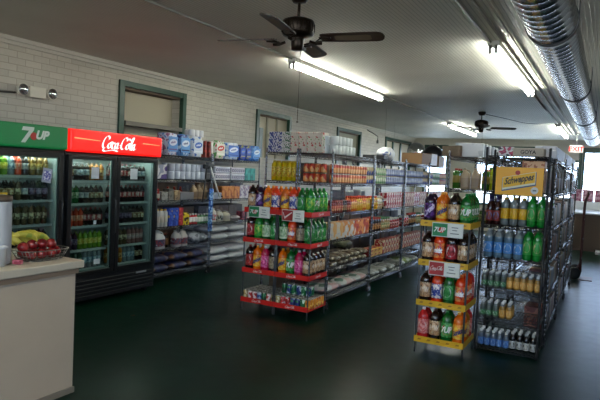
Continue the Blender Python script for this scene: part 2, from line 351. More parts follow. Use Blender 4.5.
mg = N('MixRGB', blend_type='MULTIPLY'); mg.inputs[0].default_value = 1; t.links.new(r.outputs[0], mg.inputs[1]); t.links.new(g_.outputs[0], mg.inputs[2]); t.links.new(mg.outputs[0], b.inputs['Base Color'])
PAINT = M('cream_paint', 'c4bfb0', .6); GREEN = M('dark_green_paint', '0c3a2a', .35); BEIGE = M('beige_board', 'b5ac95', .6); BROWN = M('dark_brown_strip', '5b4a3c', .8)

struct(MB().box(XL-.3, XR+.2, YB-.2, YF+.2, -.1, 0).build('floor', FL))
struct(MB().box(XL-.3, XR+.2, YB-.2, YF+.2, ZC, ZC+.1).build('ceiling', CE))
# side wall of painted brick with four boarded-up window openings
OPEN = [(5.8, 7.1, 1.9, 2.77), (9.3, 10.54, 1.9, 2.78), (13.0, 14.45, 1.9, 2.78), (16.5, 18.9, 1.9, 2.81)]
w = MB(); y = YB
for y0, y1, z0, z1 in OPEN:
    w.box(XL-.3, XL, y, y0, 0, ZC); w.box(XL-.3, XL, y0, y1, 0, z0); w.box(XL-.3, XL, y0, y1, z1, ZC); y = y1
w.box(XL-.3, XL, y, YF+.2, 0, ZC); struct(w.build('wall_left', BRICK))
for i, (y0, y1, z0, z1) in enumerate(OPEN):
    rc = .28 if i == 0 else .13; o = MB().box(XL-rc, XL-rc+.06, y0, y1, z0, z1).build('window_%d' % (i+1), BEIGE if i != 2 else M('drab_board', '7b7a66', .6)); struct(o)
    f = MB(); f.box(XL-.04, XL+.035, y0-.06, y0+.03, z0, z1+.05); f.box(XL-.04, XL+.035, y1-.03, y1+.05, z0, z1+.05); f.box(XL-.04, XL+.03, y0-.06, y1+.05, z1-.03, z1+.05)
    f.build('window_frame', GREEN, o)
    s = MB().box(XL-rc+.06, XL-.03, y0+.03, y1-.03, z1-.06, z1-.03)
    s.build('head_strip', BROWN, o); MB().box(XL-.2, XL+.05, y0+.05, y1-.05, 2.2, 2.26).build('window_sill', M('sill_paint', '6f6a60', .6), o) if i == 0 else None  # dark brown strip along the top of each recess
    if i == 1:
        g = MB(); MB().box(XL-.06, XL+.04, y0+.03, y0+.16, z0, 2.48).build('shutter', GREEN, o)
        for a in (.42, .8): g.box(XL-.07, XL-.045, y0+a, y0+a+.05, z0, z1-.05)
        g.box(XL-.07, XL-.045, y0+.42, y0+.85, 2.34, 2.4); g.build('mullion', M('weathered_wood', '8b8672', .6), o)
    if i == 3:
        g = MB()
        for a in (.75, 1.5): g.box(XL-.07, XL-.03, y0+a, y0+a+.1, z0, z1)
        g.build('mullion', GREEN, o)
MOLD = M('white_moulding', 'bdb9ae', .5)
t1 = MB(); t1.box(XL, XL+.035, YB, YF, ZC-.085, ZC-.045); t1.box(XL, XL+.07, YB, YF, ZC-.045, ZC); struct(t1.build('trim_1', MOLD))
wr = MB(); wr.box(XR, XR+.2, YB-.2, -2.5, 0, ZC); wr.box(XR, XR+.2, 3., YF+.2, 0, ZC); wr.box(XR, XR+.2, -2.5, 3., 0, 2.1); wr.box(XR, XR+.2, -2.5, 3., 2.8, ZC); struct(wr.build('wall_right', BRICK))
o = struct(MB().box(XR+.1, XR+.11, -2.5, 3., 2.1, 2.8).build('window_9', GLASS('shop_glass', 'f4f8ff', .06))); f = MB()  # unseen high side window, added to brighten ceiling and room
for a in (-2.5, -.67, 1.16, 2.92): f.box(XR, XR+.15, a, a+.08, 2.1, 2.8)
f.box(XR, XR+.15, -2.5, 3., 2.08, 2.15); f.box(XR, XR+.15, -2.5, 3., 2.72, 2.8); f.build('window_frame', GREEN, o); wb_ = MB(); wb_.box(XL-.3, -3.4, YB-.2, YB, 0, ZC); wb_.box(2.8, XR+.2, YB-.2, YB, 0, ZC); wb_.box(-3.4, 2.8, YB-.2, YB, 0, 1.5); wb_.box(-3.4, 2.8, YB-.2, YB, 2.8, ZC); struct(wb_.build('wall_back', BRICKX))
# street end: band, piers, glazed openings and door
fw = MB(); fw.box(XL, XR, YF, YF+.2, 2.8, ZC)
for a, c in ((XL, -5.7), (-4.93, -3.95), (-1.5, -1.42), (-.82, -.74), (1.9, XR)): fw.box(a, c, YF, YF+.2, 0, 2.8)
for a, c, z in ((-5.7, -4.93, .9), (-3.95, -1.5, .9), (-.74, 1.9, .9)): fw.box(a, c, YF, YF+.2, 0, z)
fw.box(-1.42, -.82, YF, YF+.2, 2.42, 2.8); struct(fw.build('wall_far', PAINT))
PANE = GLASS('shop_glass', 'f4f8ff', .06)
for i, (a, c, z1) in enumerate(((-5.7, -4.93, 2.66), (-3.95, -1.5, 2.68), (-.74, 1.9, 2.66))):
    o = struct(MB().box(a, c, YF+.09, YF+.1, .9, z1).build('window_%d' % (i+5), PANE))
    f = MB(); f.box(a-.03, c+.03, YF-.03, YF+.2, z1, 2.81); f.box(a-.03, a+.03, YF-.02, YF+.15, .9, z1); f.box(c-.03, c+.03, YF-.02, YF+.15, .9, z1); f.box(a, c, YF-.05, YF+.15, .86, .92)
    f.build('window_frame', GREEN, o)
o = struct(MB().box(-1.36, -.88, YF+.09, YF+.1, .1, 2.36).build('door_1', PANE))
f = MB(); f.box(-1.42, -1.36, YF-.02, YF+.15, 0, 2.42); f.box(-.88, -.78, YF-.02, YF+.15, 0, 2.7); f.box(-1.36, -.88, YF-.02, YF+.15, 2.36, 2.42); f.box(-1.36, -.88, YF-.02, YF+.15, 0, .1); f.build('door_frame', GREEN, o)
o = struct(MB().box(-3.4, 2.8, YB-.11, YB-.1, 1.5, 2.8).build('window_8', PANE)); f = MB()  # unseen window behind the camera, added to light ceiling and shelf fronts
for a in (-3.4, -1.36, .68, 2.72): f.box(a, a+.08, YB-.15, YB, 1.5, 2.8)
f.box(-3.4, 2.8, YB-.15, YB, 1.48, 1.56); f.box(-3.4, 2.8, YB-.15, YB, 2.72, 2.8); f.build('window_frame', GREEN, o)
struct(MB().box(XL, XR, YF-.07, YF, ZC-.09, ZC).build('trim_2', PAINT))
struct(MB().box(-40, 40, YF+.2, 90, -.12, -.1).build('pavement', M('street_concrete', 'cdbfa4', .8)))
# raised display bench below the big window
o = thing('display_bench', 'brown-fronted display bench with pale top below the bright window', 'bench', (.1, 16, 0))
MB().box(-1.1, 2.4, 0, .04, 0, .93).build('front_panel', M('brown_panel', '4a3a2c', .5), o)
MB().box(-1.1, -1.06, .04, 2.6, 0, .93).build('end_panel', M('brown_panel', '4a3a2c', .5), o)
MB().rbox(-1.12, 2.42, -.03, 2.62, .93, .97, .006).build('bench_top', M('pale_laminate', 'c9ccd2', .35), o)
for i in range(5):
    q = MB(); q.rbox(-.13, .13, -.1, .1, 0, .3, .02, 0, 2); p = Proto('gift_carton', '', 'box', .26, .2, .3, [('gift_carton', q.mesh('gift_carton', PR('8a4a64', ['b08a9a', '5c2c44'], 8)), 0), ('lid', MB().rbox(-.135, .135, -.105, .105, .3, .34, .01).mesh('lid', M('pink_lid', 'a8788c', .5)), 0)])
    place(p, 'pink carton on the display bench, %s from the exit door' % ORD[i], 'pink cartons on the display bench', (-.82+i*.3, 18.3, 1.202), rnd.uniform(-.2, .2))
tag(MB().rbox(-1., .9, 18.1, 18.55, .971, 1.2, .01).build('display_riser', M('pale_laminate', 'c9ccd2', .35)), 'pale riser block under the pink cartons on the display bench', 'riser')
tag(MB().rbox(-.2, .45, 15.4, 15.9, 0, .07, .01).build('low_block', M('pale_block_grey', 'b9bcc4', .5)), 'low pale block on the floor before the brown display bench', 'step')  # low pale block at the foot of the bench

# ================================================================== CEILING EQUIPMENT
STEEL = M('galvanised_duct', 'a9adb4', .22, 1.); t, b, N = nodes(STEEL); tc = N('TexCoord'); ns = N('TexNoise'); ns.inputs['Scale'].default_value = 30
mp = N('Mapping'); mp.inputs['Scale'].default_value = (.3, .05, .3); t.links.new(tc.outputs['Object'], mp.inputs[0]); t.links.new(mp.outputs[0], ns.inputs['Vector'])
mr = N('MapRange'); mr.inputs['To Min'].default_value = .16; mr.inputs['To Max'].default_value = .3; t.links.new(ns.outputs['Fac'], mr.inputs[0]); t.links.new(mr.outputs[0], b.inputs['Roughness'])
DX, DZ, DR = -.435, 2.8, .168
du = thing('spiral_duct', 'round galvanised spiral duct running along the ceiling towards the windows', 'duct', (DX, 6, DZ))
q = MB(); yy = -8.5; prof = []
while yy < 9.7:
    prof += [(DR, yy+.002), (DR, yy+.108), (DR+.0012, yy+.111), (DR+.0012, yy+.117), (DR, yy+.12)]; yy += .12
q.lathe(prof, 32, 0, (0, 0, 0), 'y', caps=False); q.lathe([(DR*.98, 9.65), (DR*.5, 9.72), (.02, 9.72)], 32, 0, (0, 0, 0), 'y')
q.build('duct_pipe', STEEL, du)
for yy in (-7.6, -4.6, -1.6, 1.4, 4.4, 7.4):
    q = MB(); q.lathe([(DR+.002, -.03), (DR+.01, -.03), (DR+.01, .03), (DR+.002, .03)], 32, 0, (0, yy, 0), 'y', caps=False)
    for s in (-1, 1): q.tube([(s*(DR+.006), yy, 0), (s*(DR+.006), yy, ZC-DZ)], .004, 5)
    q.build('hanger_strap', M('strap_steel', '4b4d50', .5, .8), du)
q = MB(); q.box(-DR-.06, -DR-.005, -3.6, -3.54, -.02, .02); q.tube([(-DR-.03, -3.57, 0), (-DR-.05, -3.57, -.09)], .008, 6); q.build('damper_lever', M('black_metal', '15161a', .5, .3), du)

TUBE = M('fluorescent_glow', 'ffffff', .4, emit='fbffef', es=34.); WHITEM = M('white_enamel', 'd2d2ce', .4)
def fixture(x, y, label):
    f = thing('fluorescent_light', label, 'light', (x, y, ZC), 0, 'strip lights along the ceiling'); L = 3.05
    q = MB(); q.box(-.055, .055, 0, L, -.045, -.001); q.add([(-.055, 0, -.045), (.055, 0, -.045), (.02, 0, -.075), (-.02, 0, -.075), (-.055, L, -.045), (.055, L, -.045), (.02, L, -.075), (-.02, L, -.075)], [(0, 1, 2, 3), (7, 6, 5, 4), (0, 3, 7, 4), (1, 5, 6, 2), (3, 2, 6, 7)])
    q.build('housing', WHITEM, f)
    for s in (-1, 1):
        MB().cyl((s*.027, .02, -.088), .017, L-.04, 10, 0, 'y').build('lamp_tube', TUBE, f)
        for e in (0, L-.03): MB().box(s*.027-.014, s*.027+.014, e, e+.03, -.125, -.045).build('lamp_holder', M('grey_holder', '8b8b88', .5), f)
fixture(-3.48, 6.0, 'long fluorescent strip light between the near ceiling fan and the brick wall')
fixture(-1.09, 5.8, 'long fluorescent strip light beside the round metal duct')
fixture(-3.5, 13.75, 'distant fluorescent strip light near the convex mirror')
fixture(-1.12, 14.1, 'distant fluorescent strip light before the EXIT sign')
fixture(-3.48, -1.8, 'unseen fluorescent strip light over the shop counter'); fixture(-1.09, -1.8, 'unseen fluorescent strip light behind the shop counter, beside the duct')  # unseen pair added behind the camera for light, following the row spacing
CON = M('conduit_paint', 'a6a39b', .5)
def conduit(label, pts, r=.012, mat=CON, name='conduit_pipe'):
    q = MB(); q.tube(pts, r, 8); return tag(q.build(name, mat), label, 'pipe')
zc = ZC-.015
conduit('painted conduit feeding the strip light near the brick wall', [(-3.48, 1.2, zc), (-3.48, 6.0, zc)])
conduit('painted conduit joining the two strip lights along the brick wall side', [(-3.48, 9.06, zc), (-3.5, 13.75, zc)])
conduit('thick painted conduit feeding the strip light beside the duct', [(-1.12, 1.2, zc), (-1.12, 5.8, zc)], .014)
conduit('painted conduit joining the two strip lights beside the duct', [(-1.12, 8.86, zc), (-1.12, 14.1, zc)], .015)
conduit('painted pipe on the duct side of the strip light line', [(-1.0, .5, zc), (-1.0, 19.3, zc)], .013)
conduit('slim painted ceiling pipe running alongside the duct', [(-.9, .5, zc), (-.9, 19.3, zc)], .009)
conduit('wall conduit running to the emergency light', [(XL+.015, .5, 2.39), (XL+.015, 3.9, 2.39), (XL+.015, 4.17, 2.41)], .012, M('dark_conduit', '4a463f', .6))
conduit('thin black wire sagging along the ceiling by the distant fan', catmull([(-2.36, 11.8, 3.01), (-2.0, 12.4, 2.97), (-1.65, 13.0, 2.93), (-1.3, 13.6, 2.97), (-1.13, 14.1, 3.0)]), .006, M('black_wire', '17181a', .6), 'ceiling_wire')

def fan(x, y, a0, label, hz=2.72, chain=.55):
    f = thing('ceiling_fan', label, 'fan', (x, y, hz), 0, 'ceiling fans'); DK = M('antique_bronze', '231b14', .35, .7); WD = M('dark_walnut', '2c1c14', .45)
    top = ZC-hz
    q = MB(); q.lathe([(.015, top-.075), (.05, top-.07), (.07, top-.04), (.075, top)], 20); q.build('canopy', DK, f)
    MB().cyl((0, 0, .1), .012, top-.16, 10).build('down_rod', DK, f)
    q = MB(); q.lathe([(.06, -.03), (.115, -.015), (.128, .005), (.128, .08), (.12, .1), (.07, .118), (.03, .125)], 28)
    for k in range(28):
        a = 2*PI*k/28; q.box(0, 0.001, 0, .001, 0, .001) if 0 else q.tube([(.129*math.cos(a), .129*math.sin(a), .012), (.129*math.cos(a), .129*math.sin(a), .074)], .003, 4)
    q.build('motor_housing', DK, f)
    q = MB(); q.lathe([(.02, -.13), (.045, -.125), (.05, -.08), (.05, -.045), (.062, -.03)], 20); q.build('switch_housing', DK, f)
    for k in range(4):
        a = a0+k*PI/2; R = Matrix.Rotation(a, 4, 'Z'); T = R @ Matrix.Translation((0, 0, -.035)) @ Matrix.Rotation(math.radians(-13), 4, 'X')
        q = MB(); n = 10; vs = []
        prof = [(.19, .052), (.21, .06), (.3, .064), (.5, .069), (.62, .07), (.655, .06), (.672, .035), (.68, .0)]
        up = [(px, w2) for px, w2 in prof]+[(px, -w2) for px, w2 in prof[::-1]]
        vs = [(px, py, .004) for px, py in up]+[(px, py, -.004) for px, py in up]; m = len(up)
        q.add(vs, [tuple(range(m)), tuple(range(2*m-1, m-1, -1))]+[(i, (i+1) % m, m+(i+1) % m, m+i) for i in range(m)]); q.xf(T)
        bl = q.build('blade', WD, f)
        q = MB(); q.add([(px, py, -.0055) for px, py in ((.3, -.03), (.32, -.04), (.55, -.044), (.58, -.03), (.58, .03), (.55, .044), (.32, .04), (.3, .03))], [tuple(range(8))]); q.xf(T); q.build('cane_inset', M('cane_inset', '6d6050', .7), bl)
        q = MB(); q.tube([(.1, 0, -.028), (.15, 0, -.045), (.2, 0, -.045)], .012, 6); q.box(.18, .27, -.035, .035, -.011, -.005); q.tube([(.27, -.03, -.012), (.2, -.045, -.015), (.15, 0, -.03), (.2, .045, -.015), (.27, .03, -.012)], .006, 5); q.xf(R @ Matrix.Translation((0, 0, -.0)) ); q.v = [(vx, vy, vz-.032) for vx, vy, vz in q.v]; q.build('blade_bracket', DK, f)
    q = MB(); q.tube([(.03, 0, -.12), (.032, 0, -.12-chain)], .0022, 5); q.sphere((.032, 0, -.12-chain-.01), .008, 8, 6); q.build('pull_chain', M('chain_brass', '6b6252', .4, .7), f)
fan(-2.2, 3.87, math.radians(11), 'dark bronze ceiling fan hanging close overhead')
fan(-2.34, 11.75, math.radians(20), 'distant dark ceiling fan above the soda shelf', 2.75, .2)

# EXIT sign, emergency light
s = thing('exit_sign', 'white EXIT sign with red letters hung before the street end', 'sign', (-.85, 17, 2.53))
MB().rbox(-.165, .165, -.03, .03, 0, .2, .008).build('sign_box', M('exit_white', 'd9d3cf', .5, emit='ffe9e4', es=.25), s)
stand(text_mb('EXIT', .13, 0, .02), 0, -.032, .1).build('lettering', M('exit_red', 'd0241c', .5, emit='ff2a1a', es=.6), s)
q = MB(); q.tube([(0, 0, .2), (0, 0, ZC-2.53)], .012, 8); q.box(-.06, .06, -.05, .05, ZC-2.53-.02, ZC-2.53); q.build('stem', WHITEM, s)
s = thing('emergency_light', 'white emergency light box with two round lamp heads on the brick wall', 'light', (XL, 4.4, 2.44), PI/2)
MB().rbox(-.1, .12, -.1, 0, -.065, .065, .01).build('battery_box', M('aged_plastic', 'cfc9b8', .45), s)
for cx in (-.19, .2):
    q = MB(); q.lathe([(.02, .03), (.05, .02), (.07, -.03), (.072, -.06), (.064, -.06), (.05, -.035), (.01, -.02)], 18, [0, 0, 0, 0, 1, 1], (0, 0, 0), 'y'); q.v = [(x+cx, y-.05, z+.01) for x, y, z in q.v]
    q.tube([(cx, -.04, .01), (cx*.55, -.05, .0)], .012, 6, 0); h = q.build('lamp_head', [M('aged_plastic', 'cfc9b8', .45), M('reflector', 'dfe3e6', .12, 1.)], s)
    q = MB(); q.lathe([(.066, -.061), (.04, -.068), (.002, -.07)], 16, 0, (0, 0, 0), 'y'); q.v = [(x+cx, y-.05, z+.01) for x, y, z in q.v]; q.build('lens', GLASS('lamp_lens', 'e8eef2', .35, .05), h)
q = MB(); q.tube([(XL+.02, 14.9, ZC-.1), (XL+.35, 14.9, 2.75), (XL+.35, 14.9, 2.62)], .012, 6); q.box(XL+.33, XL+.37, 14.87, 14.93, 2.55, 2.64)
tag(q.build('wall_hook', M('iron_hook', '565650', .6, .5)), 'small iron hook hanging near the far boarded windows', 'hook')
for i, (yy, xx) in enumerate(((10.9, -4.05), (13.0, -4.6))):
    tag(MB().tube([(xx, yy, ZC), (xx, yy, 1.95)], .003, 5).build('hanging_cord', M('pale_cord', '9b978c', .7)), ('thin cord hanging from the ceiling over the canned goods', 'thin cord hanging from the ceiling before the farthest boarded window')[i], 'cord')

# ================================================================== WIRE SHELVING
CHROME = M('chrome_wire', '74767a', .22, .95); BLACKW = M('black_wire_shelf', '141517', .5)
def shelf_mb(L, D, step=.028):
    q = MB(); n = int(L/step)
    for i in range(n+1): q.tube([(L*i/n, 0, -.004), (L*i/n, D, -.004)], .0022, 4)
    for yy in (.0, D): q.tube([(0, yy, -.004), (L, yy, -.004)], .0042, 5); q.tube([(0, yy, -.032), (L, yy, -.032)], .0042, 5)
    for xx in (0, L): q.tube([(xx, 0, -.004), (xx, D, -.004)], .0042, 5); q.tube([(xx, 0, -.032), (xx, D, -.032)], .0042, 5)
    for yy in (D*.33, D*.66): q.tube([(0, yy, -.011), (L, yy, -.011)], .003, 4)
    k = max(4, int(L/.035)); q.tube([(L*i/k, 0, -.008 if i % 2 else -.03) for i in range(k+1)], .0032, 4); q.tube([(L*i/k, D, -.008 if i % 2 else -.03) for i in range(k+1)], .0032, 4)
    k = max(4, int(D/.035)); q.tube([(0, D*i/k, -.008 if i % 2 else -.03) for i in range(k+1)], .0032, 4); q.tube([(L, D*i/k, -.008 if i % 2 else -.03) for i in range(k+1)], .0032, 4)
    return q
_sh = {}
def wire_unit(label, x, y, rz, L, D, levels, top, mat=None, caster=True, group='wire shelving units'):
    """origin at the front corner, length along local x, depth along local +y"""
    mat = mat or CHROME
    u = thing('wire_shelf_unit', label, 'shelf', (x, y, 0), rz, group)
    key = (L, D, mat.name)
    if key not in _sh:
        _sh[key] = shelf_mb(L, D).mesh('shelf', mat)
    for z in levels: ob('shelf', _sh[key], u, (0, 0, z))
    pk = ('post', top, caster, mat.name)
    if pk not in _sh:
        q = MB(); z0 = .09 if caster else .0; pr = [(.0125, z0)]
        zz = z0+.05
        while zz < top-.02: pr += [(.0125, zz-.003), (.011, zz), (.0125, zz+.003)]; zz += .05
        pr += [(.0125, top-.005), (.006, top)]; q.lathe(pr, 8); _sh[pk] = q.mesh('post', mat)
        c = MB(); c.lathe([(.03, -.011), (.031, 0), (.03, .011)], 14, 0, (0, .0, .032), 'y'); c.v = [(a+.02, b, d) for a, b, d in c.v]
        _sh['wheel'] = c.mesh('caster', M('caster_rubber', '1d1e20', .6))
        c = MB(); c.box(-.006, .028, -.018, -.014, .02, .075); c.box(-.006, .028, .014, .018, .02, .075); c.box(-.008, .028, -.018, .018, .072, .078); c.cyl((0, 0, .078), .01, .02, 8); _sh['fork'] = c.mesh('caster_fork', CHROME)
    for px in (.0, L):
        for py in (.0, D):
            ob('post', _sh[pk], u, (px, py, 0))
            if caster: cf = ob('caster', _sh['wheel'], u, (px, py, 0), PI if px else 0); ob('caster_fork', _sh['fork'], cf)
    return u
H90 = PI/2
LV1 = [.13, .475, .79, 1.16, 1.46, 1.80]; LV2 = [.15, .48, .84, 1.165, 1.53, 1.89]
wire_unit('chrome wire shelf against the brick wall beside the red-topped cooler', -5.42, 5.76, H90, 1.27, .58, LV1, 1.87)
wire_unit('chrome wire shelf against the brick wall past the blue clip strip', -5.42, 7.06, H90, 1.33, .58, LV1, 1.87)
BAY = [6.13, 7.52, 8.91, 10.3]; BL = 1.36
nm = ['first', 'second', 'third', 'last']
for i, yb in enumerate(BAY):
    wire_unit('chrome wire shelf bay facing the middle aisle, %s behind the red drink racks' % nm[i], -2.92, yb, H90, BL, .45, LV2, 1.94)
    wire_unit('chrome wire shelf bay facing the brick wall, %s behind the red drink racks' % nm[i], -3.405, yb, H90, BL, .45, LV2, 1.94)
BAY2 = [6.17, 7.56, 8.95]; LV3 = [.16, .52, .87, 1.2, 1.55, 1.9]
for i, yb in enumerate(BAY2):
    wire_unit('wire shelf bay along the bright window aisle, %s behind the tonic bottle rack' % nm[i if i < 2 else 3], -.48, yb, H90, BL, .5, LV3, 1.96)
    wire_unit('wire shelf bay facing the middle aisle, %s behind the yellow drink rack' % nm[i if i < 2 else 3], -1.04, yb, H90, BL, .5, LV3, 1.96)
wire_unit('dark wire end rack of tonic and mixer bottles below a yellow sign', -1.055, 5.66, 0, .56, .44, [.05, .335, .625, .915, 1.235, 1.56, 1.9], 1.98, BLACKW, False)

# ================================================================== SODA PROTOTYPES
B2, R2 = .302, .0535
OJ = bottle('orange soda bottle with yellow label', B2, R2, 'e0660c', 'f29a1c', 'f0a020', 'Sunkist', '1c2a6a', 'ffd23c', slope=.3, marks=['f6cc4a', 'd0581c'])
FA = bottle('orange-red soda bottle with pale label', B2, R2, 'd8380a', 'e9d9d0', 'e8641c', 'Fanta', '2a3a8c', marks=['3a4a9c', 'f4ece4'])
FB = bottle('orange-red soda bottle with blue label emblem', B2, R2, 'd8380a', 'e2531a', 'e86a1c', 'Sunkist', 'ffffff', '24408c', marks=['f0a050', 'b02a10'])
GR = bottle('purple grape soda bottle', B2, R2, '1e0a24', '3b1650', 'd8d4dc', 'Crush', 'd9c9e4', slope=.6, marks=['6a3c8c', '1c0828'])
RB = bottle('brown root beer bottle with tan label', B2, R2, '1b0d08', 'b98d62', '4a2a1a', 'A&W', 'e8d8c4', '3a1c10', marks=['d8b890', '8c5c38'])
SU = bottle('green lemon-lime bottle with red dot label', B2, R2, '0a5a1e', '1f8a34', '0e6a2a', '7UP', 'f0f0e8', 'c02a22', marks=['5ab060', '0c5a20'])
SP = bottle('green soda bottle with yellow-green label', B2, R2, '0c7424', '3fa43a', '1a8a34', None, 'ffffff', 'd5d86a', marks=['8ac040', '1c7a30'])
LG = bottle('green soda bottle with pale label', B2, R2, '0a4a1e', 'a9c49a', '1a7a34', None, 'ffffff', '4d9a50', marks=['d8e4c0', '5a9a50'])
GD = bottle('green ginger ale bottle with white emblem', B2, R2, '0c5a22', '1e8036', '1a7a34', None, 'ffffff', 'e4e4d8', marks=['4a9c50', '0c5020'])
CO = bottle('dark cola bottle with red label', B2, R2, '150806', '9a1c1c', '9a1c1c', None, 'ffffff', 'd8b8b0', marks=['c84038', '701010'])
DP = bottle('dark maroon-labelled soda bottle', B2, R2, '180807', '8c1a20', '5a1416', None, 'ffffff', 'e2d6d0', marks=['b83038', '4a0c10'])
PK = bottle('pink soda bottle', B2, R2, 'b01440', 'd0307a', 'e0d0d4', None, 'ffffff', 'ecb0c8', slope=.4, marks=['f080b0', '9a1850'])
RD = bottle('red strawberry soda bottle', B2, R2, 'c02424', 'd86a64', 'e6d8d8', None, 'ffffff', 'ecc8bc', marks=['e8a098', 'a83028'])
BR = bottle('brown soda bottle with grey-tan label', B2, R2, '241610', '8d7a5c', '2a1c14', None, '301c10', '4a3a26', marks=['a8987c', '5a4a34'])
YL = bottle('amber cream soda bottle', B2, R2, 'a86414', 'd8a050', 'd89030', None, '301c10', '8c4a18', marks=['ecc880', 'a86420'])

def strip_unit(label, x, y, decks, W, D, col, smat, group, script):
    u = thing('drink_rack', label, 'rack', (x, y, 0), 0, group); PL = M('smoky_plastic', '4a4d50', .3)
    for px in (.0, W):
        for py in (.0, D): MB().tube([(px, py, 0), (px, py, decks[-1]+.03)], .009, 6).build('post', PL, u)
    tray = MB(); tray.box(-.004, W+.004, -.012, D+.012, 0, .012); tray.box(-.004, W+.004, -.018, -.012, -.006, .05); tray.box(W+.003, W+.008, -.018, D+.014, -.006, .05); tray.box(-.008, -.003, -.018, D+.014, -.006, .05); tray.box(-.004, W+.004, D+.012, D+.018, -.006, .04)
    tm = tray.mesh('deck', smat)
    let = MB()
    if script:
        for cx in (W*.5,): let.join(stand(script_mb(.125, .034, 1.25), cx, -.0195, .022))
        s2 = stand(script_mb(.125, .034, 1.25)); s2.xf(Matrix.Translation((W+.0095, D*.5, .022)) @ Matrix.Rotation(PI/2, 4, 'Z')); let.join(s2); lm = let.mesh('lettering', M('strip_white', 'e6dcd8', .5))
    else:
        let.join(stand(MB().add([(-.02, -.006, 0), (.012, -.004, 0), (.02, .008, 0), (-.008, .01, 0)], [(0, 1, 2, 3)]), 0, -.0195, .022))
        lm = let.mesh('strip_lettering', M('strip_brown', '9a6a14', .5))
    for z in decks:
        d = ob('deck', tm, u, (0, 0, z))
        if script: ob('lettering', lm, d)
        else:
            for k in range(5): ob('strip_lettering', lm, d, (W*(k+.5)/5, 0, 0))
    return u
RED = M('red_strip', 'cc1f18', .45); YEL = M('yellow_strip', 'd8a818', .45)
RZ = [.10, .45, .81, 1.16]; YZ = [.11, .46, .84, 1.21]
RX = [-3.735, -3.285]; RW, RDp, RY = .428, .432, 5.53
strip_unit('red-decked drink rack of soda, cooler side of the pair', RX[0], RY, RZ, RW, RDp, 0, RED, 'red drink racks', True)
strip_unit('red-decked drink rack of soda, aisle side of the pair', RX[1], RY, RZ, RW, RDp, 0, RED, 'red drink racks', True)
strip_unit('yellow-decked drink rack of soda standing alone', -1.525, 5.215, YZ, .445, .432, 0, YEL, 'yellow drink rack', False)
def fill_deck(x, y, z, W, D, front, side, second, deck, rack, group):
    """front row, aisle-side column behind it, and a second row behind the front"""
    n = 4; px = W/n; py = D/n
    for i, p in enumerate(front):
        place(p, '%s, %s in front row, %s deck, %s' % (p.desc, ORD[i], deck, rack), group, (x+px*(i+.5), y+py*.5, z+.014), rnd.uniform(-.3, .3))
    for j, p in enumerate(side):
        place(p, '%s, %s behind front corner, %s deck, %s' % (p.desc, ORD[j], deck, rack), group, (x+px*3.5, y+py*(j+1.5), z+.014), H90*.8+rnd.uniform(-.3, .3))
    for i, p in enumerate(second):
        place(p, '%s, %s in second row, %s deck, %s' % (p.desc, ORD[i], deck, rack), group, (x+px*(i+.5), y+py*1.5, z+.014), rnd.uniform(-.3, .3))
R0, R1, YR = 'cooler-side red rack', 'aisle-side red rack', 'yellow rack'
G0, G1, GY = 'bottles on the cooler-side red rack', 'bottles on the aisle-side red rack', 'bottles on the yellow rack'
fill_deck(RX[0], RY, RZ[3], RW, RDp, [RB, GR, OJ, FA], [], [RB, GR, OJ, OJ], 'top', R0, G0)
fill_deck(RX[1], RY, RZ[3], RW, RDp, [OJ, FA, GD, SP], [SU, SP, SP], [OJ, FA, SP], 'top', R1, G1)
fill_deck(RX[0], RY, RZ[2], RW, RDp, [DP, SP, LG, GD], [], [DP, SP, SP, SP], 'second', R0, G0)
fill_deck(RX[1], RY, RZ[2], RW, RDp, [LG, FB, BR, GD], [GD, GD, GD], [LG, BR, SP], 'second', R1, G1)
fill_deck(RX[0], RY, RZ[1], RW, RDp, [CO, OJ, PK, BR], [], [CO, OJ, BR, BR], 'third', R0, G0)
fill_deck(RX[1], RY, RZ[1], RW, RDp, [OJ, SU, PK, RB], [RB, RB, RB], [YL, SU, PK], 'third', R1, G1)
fill_deck(-1.525, 5.215, YZ[3], .445, .432, [GR, OJ, RB, SU], [SU, SU, SU], [GR, OJ, RB], 'top', YR, GY)
fill_deck(-1.525, 5.215, YZ[2], .445, .432, [RB, FB, DP, RB], [RB, RB, BR], [BR, FB, DP], 'second', YR, GY)
fill_deck(-1.525, 5.215, YZ[1], .445, .432, [RB, FA, GD, FB], [FB, FB, RD], [BR, FA, GD], 'third', YR, GY)
fill_deck(-1.525, 5.215, YZ[0], .445, .432, [RD, RB, SU, OJ], [OJ, YL, RD], [RD, RB, SU], 'lowest', YR, GY)
